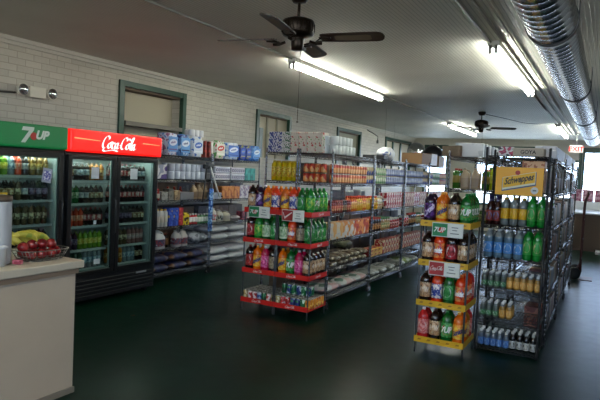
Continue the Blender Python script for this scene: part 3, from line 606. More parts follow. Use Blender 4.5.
# small cans on the lowest decks of the red racks
CR, CHh = .031, .118
cans = [can('gold and tan soda can', CR, CHh, 'b09a62', marks=['e0d4b0', '4a3a1a']), can('red soda can', CR, CHh, 'b02422', marks=['e0c8c4', '701010']), can('silver-blue soda can', CR, CHh, '9aa6b8', marks=['2a4a8c', 'e4e4e4']),
        can('green soda can', CR, CHh, '1a6a3a', marks=['cfe0c8', '0c3a1e']), can('dark blue soda can', CR, CHh, '1a2a6a', marks=['c8d0e0', '2a7a4a']), can('orange soda can', CR, CHh, 'd88a1c', marks=['f0c060', 'b0501a'])]
for u, (x0, rk, gp) in enumerate(((RX[0], R0, 'cans on the cooler-side red rack'), (RX[1], R1, 'cans on the aisle-side red rack'))):
    pat = [[0, 1, 1, 2, 3, 1, 0], [0, 1, 1, 4, 4, 3, 5]][u]
    for j in range(6):
        for i in range(7):
            c = pat[i] if not (u == 1 and i > 4 and j > 0) else 5
            if u == 1 and j >= 2 and i < 6: c = 4 if (i+j) % 2 else 3
            if u == 0 and j >= 3: c = (0, 3, 0, 2)[(i+j) % 4]
            n = 2 if (u == 1 and 2 <= j <= 3 and i < 6) else 1
            for lv in range(n):
                place(cans[c], '%s, %s along, %s row back, %s%s' % (cans[c].desc, ORD[i], ORD[j], 'lowest deck, ' if n == 1 else ('lower layer, ', 'upper layer, ')[lv], rk), gp,
                      (x0+.03+i*.0643, RY+.032+j*.067, RZ[0]+.014+lv*CHh), rnd.uniform(-3, 3))
# price placards clipped to the racks
def placard(label, x, y, z, bg, text, tcol, dot=None, tilt=0., swoosh=False):
    p = thing('price_placard', label, 'sign', (x, y, z), 0, 'price placards on the drink racks')
    a = MB().box(-.135, .0, -.003, .003, 0, .115).build('logo_panel', M('placard_'+bg, bg, .45), p)
    c = MB().box(.001, .135, -.003, .003, 0, .115).build('price_panel', M('placard_white', 'e6e6da', .5), p)
    MB().box(-.143, .143, .0035, .006, -.008, .123).build('backing_card', M('card_white', 'd8d8cc', .5), p)
    if dot: stand(disc_mb(.026, .026, 18, .012, 0), -.065, -.0036, .056).build('dot', M('dot_'+dot, dot, .5), a)
    if text == 'script': stand(script_mb(.12, .05, 1.3), -.067, -.0042, .06).build('lettering', M('ink_'+tcol, tcol, .5), a)
    elif swoosh:
        q = stand(MB().add([(x2*.06, y2*.05, 0) for x2, y2 in ((-1, .6), (-.9, .7), (-.6, -.3), (.9, .85), (1, .7), (-.6, -.8))], [(0, 1, 2, 5), (2, 3, 4, 5)]), -.067, -.0042, .056); q.build('swoosh', M('ink_'+tcol, tcol, .5), a)
    else: stand(text_mb(text, .046, .25, .02), -.068, -.0048, .058).build('lettering', M('ink_'+tcol, tcol, .5), a)
    q = MB()
    for w2, zz in ((.03, .085), (.022, .06), (.04, .03)): q.join(stand(quad_mb(-w2, w2, -.0035, .0035), .068, -.0038, zz))
    q.build('price_print', M('ink_666a60', '666a60', .6), c)
placard('green and white price placard on the cooler-side red rack', -3.53, RY-.03, 1.108, '1a8048', '7UP', 'f0f0e8', 'c02a22')
placard('red and white price placard on the aisle-side red rack', -3.08, RY-.03, 1.1, '9a2420', '', 'e6d8d0', None, 0, True)
placard('green and white price placard high on the yellow rack', -1.275, 5.215-.03, 1.125, '1a8048', '7UP', 'f0f0e8', 'c02a22')
placard('red and white price placard midway down the yellow rack', -1.285, 5.215-.03, .762, 'a82a2c', 'script', 'e6d8d0')

# ================================================================== TONIC RACK
WR = 'tonic rack'; GW = 'bottles on the tonic end rack'; CS = 'coolers'
WN = bottle('dark blue-capped syrup bottle', .295, .032, '30100c', '8a3428', '1c2266', None, name='syrup_bottle', shape='wine', lab=(.12, .46), oval='6c86b8', neckcol='1a1c50')
TN = bottle('clear tonic bottle with yellow label', .265, .0385, '6a706e', 'e0a818', 'd0a020', None, name='tonic_bottle', lab=(.24, .62), oval='e8c860', neckcol='7e8684')
GN = bottle('green seltzer bottle with pale label', .285, .041, '14802a', '2f9a3a', '187a30', None, name='seltzer_bottle', oval='d0b88c')
CL = bottle('clear water bottle with blue label', .275, .0432, '5e7888', '4a8ac8', 'c8ccd0', None, name='water_bottle', lab=(.18, .55), oval='d8dce0', neckcol='7e8684')
GS = bottle('small clear green-labelled bottle with white cap', .15, .028, '5a625a', '3f7a48', 'eeeeea', None, name='mixer_bottle', shape='small', lab=(.12, .42), oval='b8ccb4', neckcol='7e8684')
OS = bottle('small clear orange-labelled bottle with white cap', .15, .029, 'a07838', 'd09a48', 'eeeeea', None, name='mixer_bottle', shape='small', lab=(.1, .55), oval='e0c080', neckcol='7e8684')
BS = bottle('small clear blue-labelled bottle with white cap', .15, .028, '58626c', '3a6aa8', 'eeeeea', None, name='mixer_bottle', shape='small', lab=(.05, .5), oval='8aa8d0', neckcol='7e8684')
DS = bottle('small dark black-and-white-labelled bottle', .17, .029, '0c0c0e', 'b4b4ac', 'c8c8c4', None, name='mixer_bottle', shape='small', lab=(.08, .5), oval='17171a')
X0 = -1.04; FY = 5.675
row([(WN, 2), (TN, 3), (GN, 2)], FY, X0, 1.237, 0, WR+' upper tier', GW, CS, depth=3, gap=.003)
row([(CL, 4), (GN, 2)], FY, X0, .917, 0, WR+' second tier', GW, CS, depth=3, gap=.003)
row([(GS, 4), (OS, 5)], FY, X0, .627, 0, WR+' third tier', GW, CS, depth=3, gap=.003)
row([(GS, 3), (OS, 2)], FY, X0, .337, 0, WR+' fourth tier', GW, CS, depth=3, gap=.005)
row([(BS, 5), (DS, 4)], FY, X0, .052, 0, WR+' lowest tier', GW, CS, depth=3, gap=.003)
# yellow advertising board
s = thing('advertising_board', 'yellow tonic advertising board hung on the dark end rack', 'sign', (-.745, 5.632, 1.53)); W2, HH = .21, .262
MB().rbox(-W2, W2, -.004, .004, 0, HH, .002, 0, 1).build('board', M('board_yellow', 'f2ac0c', .45), s)
def para(x0, x1, y0, y1, sk): return MB().add([(x0, y0+sk*x0, 0), (x1, y0+sk*x1, 0), (x1, y1+sk*x1, 0), (x0, y1+sk*x0, 0)], [(0, 1, 2, 3)])
for nm_, (a, b2, y0, y1, dd, col) in {'blue_grey_band': (-.15, .15, -.075, .05, .0052, '4a5a70'), 'white_band': (-.147, .143, -.062, .056, .006, 'e4dcc0'), 'yellow_band': (-.143, .139, -.045, .052, .0068, 'f0b81c')}.items():  # printed border bands, blue-grey one lowest
    stand(para(a, b2, y0, y1, .22), 0, -dd, .14).build(nm_, M('sign_'+col, col, .5), s)
tb = text_mb('Schweppes', .085, .35, .03); k = .26/(max(v[0] for v in tb.v)-min(v[0] for v in tb.v)); tb.v = [(x*k, y+.22*x*k, z) for x, y, z in tb.v]
stand(tb, 0, -.0078, .144).build('lettering', M('sign_black', '17140c', .5), s)
stand(disc_mb(.022, .022), -.015, -.0078, .212).build('seal', M('sign_red', 'b03020', .5), s)
q = stand(disc_mb(.033, .033), .14, -.006, .052).build('price_spot', M('sign_white', 'd8d4c4', .5), s)
stand(quad_mb(-.016, .016, -.006, .006), .14, -.0072, .052).build('price_print', M('ink_666a60', '666a60', .6), q)
# boxes on top of the tonic rack
def single(p, label, loc, rz=0, group=None): return place(p, label, group, loc, rz)
single(carton('', .275, .2, .078, 'b3a692', None, 'food_carton', text='GOYA', ts=.036, tcol='2a241c'), 'flat beige food carton with black lettering on top of the tonic end rack', (-.69, 5.8, 1.902))
single(carton('', .14, .2, .085, 'd0c6c6', ['8c2444', '2c2430', 'c03a5c'], 'snack_carton', scale=26), 'pink and black patterned carton on top of the tonic end rack', (-.895, 5.8, 1.902), .08)
single(carton('', .2, .2, .3, 'a8643a', ['d8a878', '5a2c18'], 'snack_carton', scale=22), 'orange-brown carton behind the yellow advertising board', (-.645, 5.88, 1.562))
single(carton('', .2, .2, .2, '5c6a60', ['a0a898', '2c3430'], 'snack_carton', scale=20), 'grey-green carton behind the yellow advertising board', (-.88, 5.9, 1.562))
single(carton('', .13, .1, .08, 'd8d8dc', None, 'tissue_carton'), 'small white carton at the window corner of the tonic rack top', (-.49-.04, 6.05, 1.902))

# ================================================================== MIDDLE AISLE SHELVES (facing +X)
AX = -2.925; EC = 'counter'
BAYN = ['first bay of aisle shelf', 'second bay of aisle shelf', 'third bay of aisle shelf', 'last bay of aisle shelf']
VC = dict(R=.0385, H=.118, name='food_can', cat='can')
c_red = can('red and white food can', label='b0341c', marks=['d89a5a', '7a1a10'], **VC); c_org = can('orange food can', label='c05a20', marks=['e0b070', '8a2c14'], **VC)
c_blu = can('blue and white vegetable can', label='8a94b4', marks=['2a3a8a', 'd4d8e0'], **VC); c_grn = can('pale green vegetable can', label='a8b894', marks=['3a7a3a', 'dcd8c0'], **VC)
c_yel = can('tan and blue food can', label='b8a078', marks=['3a4a8a', 'd86a3a'], **VC)
T2 = 'aisle shelf second tier'; G2 = 'cans on the second tier of the aisle shelf'
ci = {}
row([(c_red, 6), (c_org, 5), (c_red, 2), (c_yel, 3)], AX, 6.2, 1.532, H90, T2, G2, EC, 2, start_i=ci, jit=.004)
row([(c_yel, 1), (c_grn, 5), (c_blu, 11)], AX, 7.55, 1.532, H90, T2, G2, EC, 2, start_i=ci, jit=.004)
row([(c_blu, 12), (c_yel, 4)], AX, 8.94, 1.532, H90, T2, G2, EC, 2, start_i=ci, jit=.004)
row([(c_yel, 3), (c_grn, 6), (c_red, 6)], AX, 10.33, 1.532, H90, T2, G2, EC, 2, start_i=ci, jit=.004)
# goods on the shelf end behind the red racks (facing the counter)
OIL = bottle('tall yellow oil bottle', .25, .036, 'c8b018', 'd8c43c', 'b8a418', None, name='oil_bottle', shape='tall', lab=(.2, .7), marks=['b08a10', '7a7a14'])
row([(OIL, 5)], 6.145, -3.80, 1.532, 0, 'shelf end behind red racks', 'oil bottles behind the red racks', 'coolers', depth=2, gap=.003)
row([(c_red, 2), (c_org, 1), (c_red, 1)], 6.145, -3.34, 1.532, 0, 'shelf end behind red racks', G2, 'coolers', 2, gap=.004)
# top tier
TB = [carton('white box with blue and black print', .2, .16, .085, 'cfd0d4', ['2c3c7c', '3a3c44'], 'tissue_carton', scale=42) for _ in range(1)][0]
for lv in range(3): single(TB, 'white box with blue and black print, %s of its stack, behind red racks' % ('lowest', 'middle', 'topmost')[lv], (-3.77+.006*lv, 6.25, 1.893+.085*lv), .03*lv, 'printed white boxes on the shelf top')
TB2 = carton('', .12, .16, .085, 'd4d4d0', ['3a6a4a', '2c3c7c'], 'tissue_carton', scale=42)
for lv in range(3): single(TB2, 'small white box with green print, %s of its stack, behind red racks' % ('lowest', 'middle', 'topmost')[lv], (-3.605, 6.25, 1.893+.085*lv), -.04*lv, 'printed white boxes on the shelf top')
FB4 = carton('', .108, .15, .25, 'd0c8b8', ['c8c0b0', '6a9a5a', 'b0342c'], 'drink_carton', scale=24)
for i in range(4): single(FB4, 'tall cream drink carton with green and red print, %s from the printed white boxes' % ORD[i], (-3.475+.114*i, 6.23, 1.893), rnd.uniform(-.06, .06), 'cream drink cartons on the shelf top')
WRL = wraproll('white wrapped paper roll', .052, .108, 'd2d6d4')
row([(WRL, 5)], AX, 6.21, 1.893, H90, 'top tier of aisle shelf', 'white paper rolls on the aisle shelf top', EC, 2, depth=2, gap=.004)
single(WRL, 'single white wrapped paper roll past the stacked ones on the shelf top', (-3.0, 6.85, 1.893), 0); 
single(sack('', .3, .22, .2, 'd4d6d8', ['b8bcc4', '5a6a9a'], 'paper_bag', seed=4), 'upright white plastic bag on the aisle shelf top before the cartons', (-3.08, 8.35, 1.893), H90)
single(carton('', .32, .24, .06, '1f1f22', None, 'tray_carton'), 'flat black tray on the aisle shelf top beside the white bag', (-3.05, 7.85, 1.893), .1)
CB = carton('', .5, .38, .2, '8a6844', None, 'cardboard_carton', bev=.003); CB2 = carton('', .42, .38, .22, '7a5a3c', ['6a4c32'], 'cardboard_carton', scale=4)
for i, (p, yy) in enumerate(((CB, 10.15), (CB2, 10.66), (CB, 11.2))): single(p, 'brown cardboard carton on the aisle shelf top, %s from the white bag' % ORD[i], (-3.14, yy, 1.893), H90+rnd.uniform(-.05, .05), 'cardboard cartons on the aisle shelf top')
q = MB(); q.lathe([(.2, 0), (.2, .015), (.185, .09), (.14, .16), (.07, .2), (.015, .21)], 24); k = MB(); k.sphere((0, 0, .222), .018, 10, 7)
dm = Proto('kettle_lid', '', 'lid', .4, .4, .24, [('kettle_lid', q.mesh('kettle_lid', M('black_enamel', '141518', .35)), 0), ('knob', k.mesh('knob', M('black_metal', '15161a', .5, .3)), 0)])
single(dm, 'black domed lid resting on the cardboard cartons before the far window', (-3.1, 11.1, 2.095))
# round convex mirror on a bracket at the far end of the aisle shelf
s = thing('convex_mirror', 'round convex mirror on a post at the far end of the aisle shelf', 'mirror', (-3.66, 11.78, 1.2))
q = MB(); q.lathe([(.005, -.075)]+[(.185*math.sin(a*.09), -.0-.075*math.cos(a*.09*.98)) for a in range(1, 18)], 30, 0, (0, 0, 0), 'y'); q.v = [(x, y, z+1.0) for x, y, z in q.v]; q.build('mirror_dome', M('mirror_face', 'd4dade', .04, 1.), s)
q = MB(); q.lathe([(.18, .012), (.198, .006), (.2, -.006), (.186, -.012)], 30, 0, (0, 0, 0), 'y'); q.v = [(x, y, z+1.0) for x, y, z in q.v]; q.lathe([(.18, .014), (.01, .016)], 24, 0, (0, 0, 0), 'y') if 0 else None; q.build('rim', M('grey_plastic', '8d9196', .4), s)
q = MB(); q.tube([(0, .03, -1.2), (0, .03, 1.15)], .014, 8); q.box(-.02, .02, .0, .03, .9, 1.05); q.lathe([(.13, -1.2), (.13, -1.185), (.02, -1.17)], 20, 0, (0, .03, 0)); q.build('pole', CHROME, s)

# third tier: small jars and bottles, then red boxes two high
T3 = 'aisle shelf third tier'; G3 = 'goods on the third tier of the aisle shelf'
SJ = lambda d, liq, lab_, cap, mk, H=.15, R=.031, sh='jar': bottle(d, H, R, liq, lab_, cap, None, name='sauce_bottle' if sh != 'jar' else 'sauce_jar', shape=sh, lab=(.18, .6), marks=mk, seg=12)
j_red = SJ('red sauce jar with dark label', '7a1e10', 'b8341c', '8a1a14', ['e0b080', '401008']); j_org = SJ('orange sauce bottle', 'c86414', 'e0a030', 'c03a14', ['f0d080', '8a3c10'], .2, .03, 'small')
j_yel = SJ('yellow mustard bottle', 'c8961c', 'e0b830', 'c0301a', ['a82c14', 'f0e0a0'], .19, .03, 'small'); j_brn = SJ('brown steak sauce jar', '3c1c10', 'a88a5c', '1c1c1c', ['6a2c14', 'd8c8a0'])
j_pal = SJ('pale dressing bottle', 'b8a888', 'd0c8b0', 'c4c4c0', ['a03c28', '587a48'], .19, .031, 'small')
b_red = carton('small red box with white print', .1, .13, .115, 'a8242c', ['e0ccc4', '701018'], 'food_carton', scale=20)
b_rd2 = carton('small red and tan box', .1, .13, .115, 'a03428', ['d8b890', '5a1c14'], 'food_carton', scale=20)
ci = {}
row([(j_red, 5), (j_brn, 2), (j_red, 2), (j_org, 3), (j_yel, 3), (j_org, 2), (j_yel, 2)], AX, 6.2, 1.167, H90, T3, G3, EC, depth=2, start_i=ci, gap=.004)
row([(j_yel, 3), (j_pal, 3), (j_brn, 1)], AX, 7.55, 1.167, H90, T3, G3, EC, depth=2, start_i=ci, gap=.004)
row([(b_red, 7)], AX, 8.08, 1.167, H90, T3, G3, EC, 2, start_i=ci)
row([(b_rd2, 5), (b_red, 3), (b_rd2, 4)], AX, 8.94, 1.167, H90, T3, G3, EC, 2, start_i=ci)
row([(b_rd2, 12)], AX, 10.33, 1.167, H90, T3, G3, EC, 2, start_i=ci)
# white packs seen through the gap above the sauces
FP = carton('white foam plate pack', .2, .2, .12, 'cdd2d8', None, 'plate_pack', bev=.02)
row([(FP, 3), (None, .1), (FP, 1)], -3.43, 6.2, 1.167, H90, 'behind the sauce bottles', 'plate packs behind the sauces', EC, 2, gap=.02)
row([(FP, 2), (None, .25), (FP, 1)], -3.43, 7.6, 1.167, H90, 'behind the red boxes', 'plate packs behind the sauces', EC, 2, gap=.02)
# fourth tier: cereal, jars, tins
T4 = 'aisle shelf fourth tier'; G4 = 'goods on the fourth tier of the aisle shelf'
cer = lambda d, b_, mk, w=.19, h=.27: carton(d, w, .065, h, b_, mk, 'cereal_box', scale=9)
k1 = cer('white and tan cereal box', 'cfc8bc', ['d8a45c', 'b8b8c4'], .2, .2); k2 = cer('white cereal box with orange bowl print', 'd0ccc8', ['d0883c', 'e0dcd8'], .17, .2); k3 = cer('orange-red cereal box', 'c03a1c', ['d8782c', '8a1c14', 'e8d8c8'], .18, .2); k4 = cer('red cereal box', 'a8241c', ['e09040', 'd8c8b8'], .15, .2)
ci = {}
row([(k1, 2), (k2, 2), (k3, 1), (k4, 1), (k3, 1)], AX, 6.155, .842, H90, T4, G4, EC, depth=2, start_i=ci, gap=.004)
jb = SJ('dark coffee jar', '2a1a10', '6a3c1c', 'a82c1c', ['c09050', '30180c'], .2, .045); jg = SJ('tan peanut butter jar', '9a7440', 'c8b078', '3a6a38', ['4a7a40', 'e0d4a8'], .19, .043); jr = SJ('red coffee tin', '8a1c18', 'b02a20', 'c8c4bc', ['e0d0c0', '50100c'], .16, .05)
row([(jb, 4), (jg, 4), (jr, 4)], AX, 7.56, .842, H90, T4, G4, EC, depth=2, start_i=ci, gap=.01)
row([(jr, 3), (jb, 4), (jg, 3), (jr, 2)], AX, 8.95, .842, H90, T4, G4, EC, depth=1, start_i=ci, gap=.01)
row([(jb, 6), (jr, 6)], AX, 10.33, .842, H90, T4, G4, EC, start_i=ci, gap=.01)
# fifth tier: bags of snacks, red boxes
T5 = 'aisle shelf fifth tier'; G5 = 'goods on the fifth tier of the aisle shelf'
sb = [sack('brown and white bean bag', .26, .2, .075, '6a5c48', ['b0a898', '3a2c20'], 'bean_bag', scale=16, seed=s_) for s_ in (2, 5)]
for lv in range(2):
    for i in range(4):
        for j in range(2): single(sb[(i+lv) % 2], 'brown and white bean bag, %s from counter, %s layer, %s row, aisle shelf' % (ORD[i], ('lower', 'upper')[lv], ('front', 'back')[j]), (AX-.11-.21*j, 6.36+.31*i+.05*lv, .482+.07*lv), H90+rnd.uniform(-.15, .15), 'bean bags on the aisle shelf')
single(sack('', .3, .2, .11, '6a6a4c', ['8a8a68', '4a4a30'], 'bean_bag', seed=8), 'olive plastic bag at the end of the bean bags on the aisle shelf', (AX-.32, 7.26, .482+.14), H90)
ci = {}
b_noo = carton('red noodle box with cream print', .12, .15, .1, 'a02820', ['d8c8a8', '6a1410', 'c89050'], 'food_carton', scale=18)
b_yel = carton('flat red and yellow box', .15, .16, .055, '9a2018', ['d0a040', '501010'], 'food_carton', scale=16)
row([(b_yel, 3)], AX, 7.57, .482, H90, T5, G5, EC, 2, start_i=ci); row([(b_noo, 6)], AX, 8.06, .482, H90, T5, G5, EC, 2, start_i=ci)
row([(b_noo, 10)], AX, 8.95, .482, H90, T5, G5, EC, 2, start_i=ci); row([(b_yel, 7)], AX, 10.33, .482, H90, T5, G5, EC, 2, start_i=ci)
# lowest tier: white flour sacks and clear bags
FS = [sack('white flour sack', .46, .34, .12, 'c4c4c0', ['c8a4a0', '5a7a6a'], 'flour_sack', scale=6, seed=s_) for s_ in (11, 12, 13)]
for i in range(3): single(FS[i], 'white flour sack, %s from counter end on the lowest tier of the aisle shelf' % ORD[i], (AX-.2, 6.42+.47*i-.02, .153), H90+rnd.uniform(-.1, .1), 'flour sacks on the lowest tier')
PB = [sack('clear-wrapped pasta bag', .3, .34, .1, '8a8c84', ['b4b6b0', '54584e'], 'pasta_bag', scale=12, seed=s_) for s_ in (21, 22)]
for i in range(6): single(PB[i % 2] if i != 4 else sack('', .3, .34, .11, '8aa05c', ['c4ccb0', '4a6a30'], 'pasta_bag', seed=25), ('clear-wrapped pasta bag, %s past the flour sacks on the lowest tier' % ORD[i]) if i != 4 else 'green bag among the clear-wrapped bags on the lowest aisle tier', (AX-.2, 7.9+.36*i+(.15 if i > 2 else 0), .153), H90+rnd.uniform(-.1, .1), 'bags on the lowest tier')

# brick-wall side of the same shelves: cartons added to block see-through light
DC = [carton('plain added carton', .4, .3, .24, c_, mk, 'added_carton', scale=6) for c_, mk in (('5a4836', ['6a5844']), ('4a4a52', ['3a3a40', '6a6a70']), ('6a4a34', ['8a6a4a']))]
for ti, z in enumerate((.152, .482, .842, 1.532)):
    for i in range(9):
        yb = 6.16+i*.46+(i//3)*.0
        if any(abs(yb+.2-e) < .215 for e in (7.5, 8.89, 10.28)): yb += .23
        single(DC[(i+ti) % 3], 'added dark carton, %s from counter, %s tier, brick-wall side of aisle shelf' % (ORD[i], ('lowest', 'fifth', 'fourth', 'second')[ti]), (-3.62, yb+.22, z), H90, 'added cartons on the brick-wall side') if not (ti == 3 and i < 1) and not (i == 0 and ti > 3) else None

# ================================================================== BRICK WALL SHELVES
WX = -5.43; WS1, WS2 = 'wall shelf by cooler', 'wall shelf past clip strip'
# top tier
single(rollpack('', .24, .26, .2, 'b8a4ae', ['7a6a78', '4a3a44'], scale=12), 'pinkish paper pack behind the red cooler sign', (-5.62, 5.64+.3, 1.803), H90)
single(rollpack('', .24, .24, .31, 'b9bed0', ['4a78b8', '8a5a78'], scale=8, rolls=False, emb=('5a8cc8', 'd8dce8', '6a4a8a')), 'blue and white tissue pack beside the red cooler sign', (-5.57, 6.2-.03, 1.803), H90)
single(rollpack('', .25, .24, .31, '4a7ab4', ['c8d4e0', '1c2c6a'], scale=7, rolls=False, emb=('6aa0d8', 'dfe4ee', '1c2c6a')), 'blue tissue pack with dark band on the top tier', (-5.57, 6.44, 1.803), H90)
single(rollpack('', .26, .26, .3, 'c4ccd8', ['3a68b0', 'd8d0c0'], scale=7, rolls=False, emb=('ccd4e2', '2a58b0', 'e4e8f0')), 'tall white and blue bathroom tissue pack carrying loose rolls', (-5.57, 6.72, 1.803), H90)
for i in range(5): single(wraproll('', .05, .1, 'd6d6da'), ['white tissue roll atop the tall blue pack, %s from cooler' % ORD[i]][0], (-5.5-.11*(i//3), 6.62+.102*(i % 3)+(.05 if i > 2 else 0), 2.104), 0, 'loose rolls on the tall tissue pack')
q = carton('', .04, .16, .25, '6a2c28', ['a83c30', '3c4030'], 'wrap_box', scale=14)
for i in range(2): single(q, 'narrow red and green wrap box standing on the top tier, %s from cooler' % ORD[i], (-5.53, 6.92+.1*i, 1.803), H90, 'narrow wrap boxes')
PT = wraproll('', .058, .26, 'd0d0cc', 'paper_towel_roll', '8a9a6a')
for i in range(2): single(PT, ('white paper towel roll between the two narrow wrap boxes', 'white paper towel roll beside the red-printed towel pack')[i], (-5.62 if i == 0 else -5.53, 6.97+.13*i, 1.803), H90)
single(rollpack('', .27, .24, .28, 'd2cec4', ['b83028', '5a9a4a'], scale=7, rolls=False, emb=('dcd8cc', 'c02c24', 'f0ece4')), 'white paper towel pack with red and green print', (-5.57, 7.29, 1.803), H90)
single(rollpack('', .36, .24, .27, 'b4c4dc', ['3a6ac0', 'd8dce4'], scale=6, rolls=False, emb=('4a78cc', 'dce2f0', '22449a')), 'pale blue and white paper pack with yellow corner', (-5.57, 7.64, 1.803), H90)
PBk = rollpack('', .17, .2, .25, '1c3c98', ['2a54b8', '8a8a3a'], scale=7, rolls=False, emb=('1c3c98', '3a66c8', 'b8b04a'))
for i in range(2): single(PBk, 'deep blue paper towel pack on the top tier, %s past the pale blue pack' % ORD[i], (-5.56, 7.93+.18*i, 1.803), H90, 'deep blue towel packs')
single(rollpack('', .26, .24, .26, '4a88d0', ['a8c8e8', '1c4a9a'], scale=7, rolls=False, emb=('5a98dc', 'd8e4f4', '1c4a9a')), 'bright blue paper pack at the far end of the wall shelf top', (-5.56, 8.35-.03, 1.803), H90)
# second tier
single(carton('', .26, .2, .2, 'c8c8cc', ['4a3a7a', '8a90a8'], 'tissue_carton', scale=9), 'white facial tissue box with purple swirl beside the cooler', (-5.56, 5.95, 1.463), H90)
TR = wraproll('pale blue wrapped toilet roll', .052, .112, 'b6bcc8', band='5a6680')
row([(TR, 7)], WX, 6.13, 1.463, H90, WS1, 'wrapped toilet rolls on the wall shelf', 'cooler', 2, depth=2, gap=.012, turn=.3)
FR = frontrolls('', .4, .24, .105, 6, 1, 'bfc2d0', '3a3468'); FR2 = frontrolls('', .4, .24, .105, 6, 1, 'c9c6d0', '3a3468')
for i in range(2):
    for lv in range(2): single(FR if (i+lv) % 2 else FR2, 'tissue bale with purple ringed front, %s from clip strip, %s layer' % (ORD[i], ('lower', 'upper')[lv]), (-5.56, 7.36+.43*i, 1.463+.107*lv), H90, 'tissue bales on the wall shelf')
TE = carton('', .15, .18, .21, '1f7a7a', ['3a9a98', '0f5058'], 'teal_carton', scale=10)
for i in range(2): single(TE, 'teal carton on the wall shelf, %s past the purple ringed bales' % ORD[i], (-5.55, 8.1+.16*i, 1.463), H90, 'teal cartons')
# third tier
T_ = lambda d, c_, mk, w=.1, h=.16, d2=.12: carton(d, w, d2, h, c_, mk, 'grocery_box', scale=18)
ci = {}
row([(bottle('red-capped jar', .16, .04, '8a2a20', 'b0a490', 'a82018', None, name='spice_jar', shape='jar', lab=(.2, .6)), 1), (T_('grey-white box', '8a8a84', ['6a6a64'], .13, .12), 1), (T_('dark grey box', '4a4844', ['6a655c', '302c28'], .11, .16), 1), (T_('tan box', '7a6448', ['a08a64', '4a3a28'], .12, .14), 1)], WX, 5.86, 1.162, H90, WS1+' third tier', 'goods on the wall shelf third tier', 'cooler', start_i=ci, gap=.012)
CRT = carton('', .3, .2, .11, '6a6c74', ['4a4c54'], 'open_crate', scale=9); single(CRT, 'grey open carton holding red-capped bottles on the wall shelf', (-5.55, 6.52, 1.162), H90)
rcb = bottle('', .18, .028, '8a3424', 'b8b0a4', 'b03020', None, name='spice_bottle', shape='small', lab=(.2, .6), seg=10)
for i in range(6): single(rcb, 'red-capped bottle behind the grey carton, %s from cooler' % ORD[i], (-5.69-.06*(i % 2), 6.36+.07*i, 1.162), 0, 'red-capped bottles')
TJ = jug('', .11, .09, .22, '8a7458', '6a5640', '9a8a70', name='vinegar_jug')
for i in range(3): single(TJ, 'tan plastic jug on the wall shelf, %s past the grey carton' % ORD[i], (-5.5, 6.74+.12*i-.02, 1.162), H90, 'tan jugs')
ci = {}
row([(T_('white plastic-wrapped box', 'a8acb4', ['8a90a0'], .24, .1), 1), (T_('orange-brown carton', '9a5424', ['b87838', '6a3414'], .16, .2), 3), (T_('white box with purple print', 'b4b0b8', ['7a6a8a', 'd0ccd4'], .14, .22), 2), (T_('maroon box', '5a2028', ['8a3c40'], .1, .2), 1), (T_('tan and brown box', '8a6840', ['b08a58', '4a2c18'], .15, .17), 1)], WX, 7.1, 1.162, H90, WS2, 'goods on the wall shelf third tier', 'clip strip', start_i=ci)
# fourth tier: cleaners
ci = {}
wb = bottle('white cleaner bottle with yellow cap', .25, .036, 'c6c4bc', 'c0b8a4', 'd8a81c', None, name='cleaner_bottle', shape='tall', lab=(.25, .6)); rb_ = bottle('white cleaner bottle with red cap', .25, .036, 'b8a8a4', 'a03a38', 'b02a1c', None, name='cleaner_bottle', shape='tall', lab=(.2, .6))
row([(rb_, 1), (wb, 3), (T_('blue detergent box', '1c3a98', ['3a5ab8', 'd0a820'], .1, .26, .14), 2), (T_('red cleanser box', '9a1c20', ['c84c48'], .09, .26, .12), 1), (T_('yellow sponge pack', 'd0b414', ['17170f', 'e8d850'], .13, .18), 1), (bottle('small red and white cleaner bottle', .16, .03, 'b43030', 'd0ccc8', 'c8c4bc', None, name='cleaner_bottle', shape='small'), 3), (bottle('small green and white cleaner bottle', .15, .03, '4a7a50', 'c8d0c4', 'c8c4bc', None, name='cleaner_bottle', shape='small'), 4)], WX, 5.8, .792, H90, WS1+' fourth tier', 'cleaners on the wall shelf', 'cooler', start_i=ci, gap=.008)
DJ = jug('', .15, .1, .19, 'b8b4a8', '2c4038', 'b8b4ac', ['b8b8a8', '7a2a24'], 'detergent_jug'); DJ2 = jug('', .17, .11, .17, 'b4ac98', '9a948a', '8a8478', None, 'detergent_jug')
single(jug('', .12, .1, .24, 'bcb8ae', '98a0a8', 'a83028', ['b03430', 'd0ccc4'], 'detergent_jug'), 'tall white detergent jug with red cap beside the clip strip', (-5.5, 7.2, .792), H90); single(DJ, 'white detergent jug with dark label past the clip strip', (-5.5, 7.37, .792), H90); single(DJ2, 'cream detergent jug with grey label past the clip strip', (-5.5, 7.55, .792), H90)
single(sack('', .26, .2, .09, '8a8488', ['6a6468', 'a8a0a0'], 'rag_bag', seed=31), 'grey bag past the cream detergent jug', (-5.55, 7.8, .792), H90); single(T_('', '5a2430', ['9a4450'], .16, .14), 'dark maroon box at the far end of the wall shelf fourth tier', (-5.52, 8.05, .792), H90)
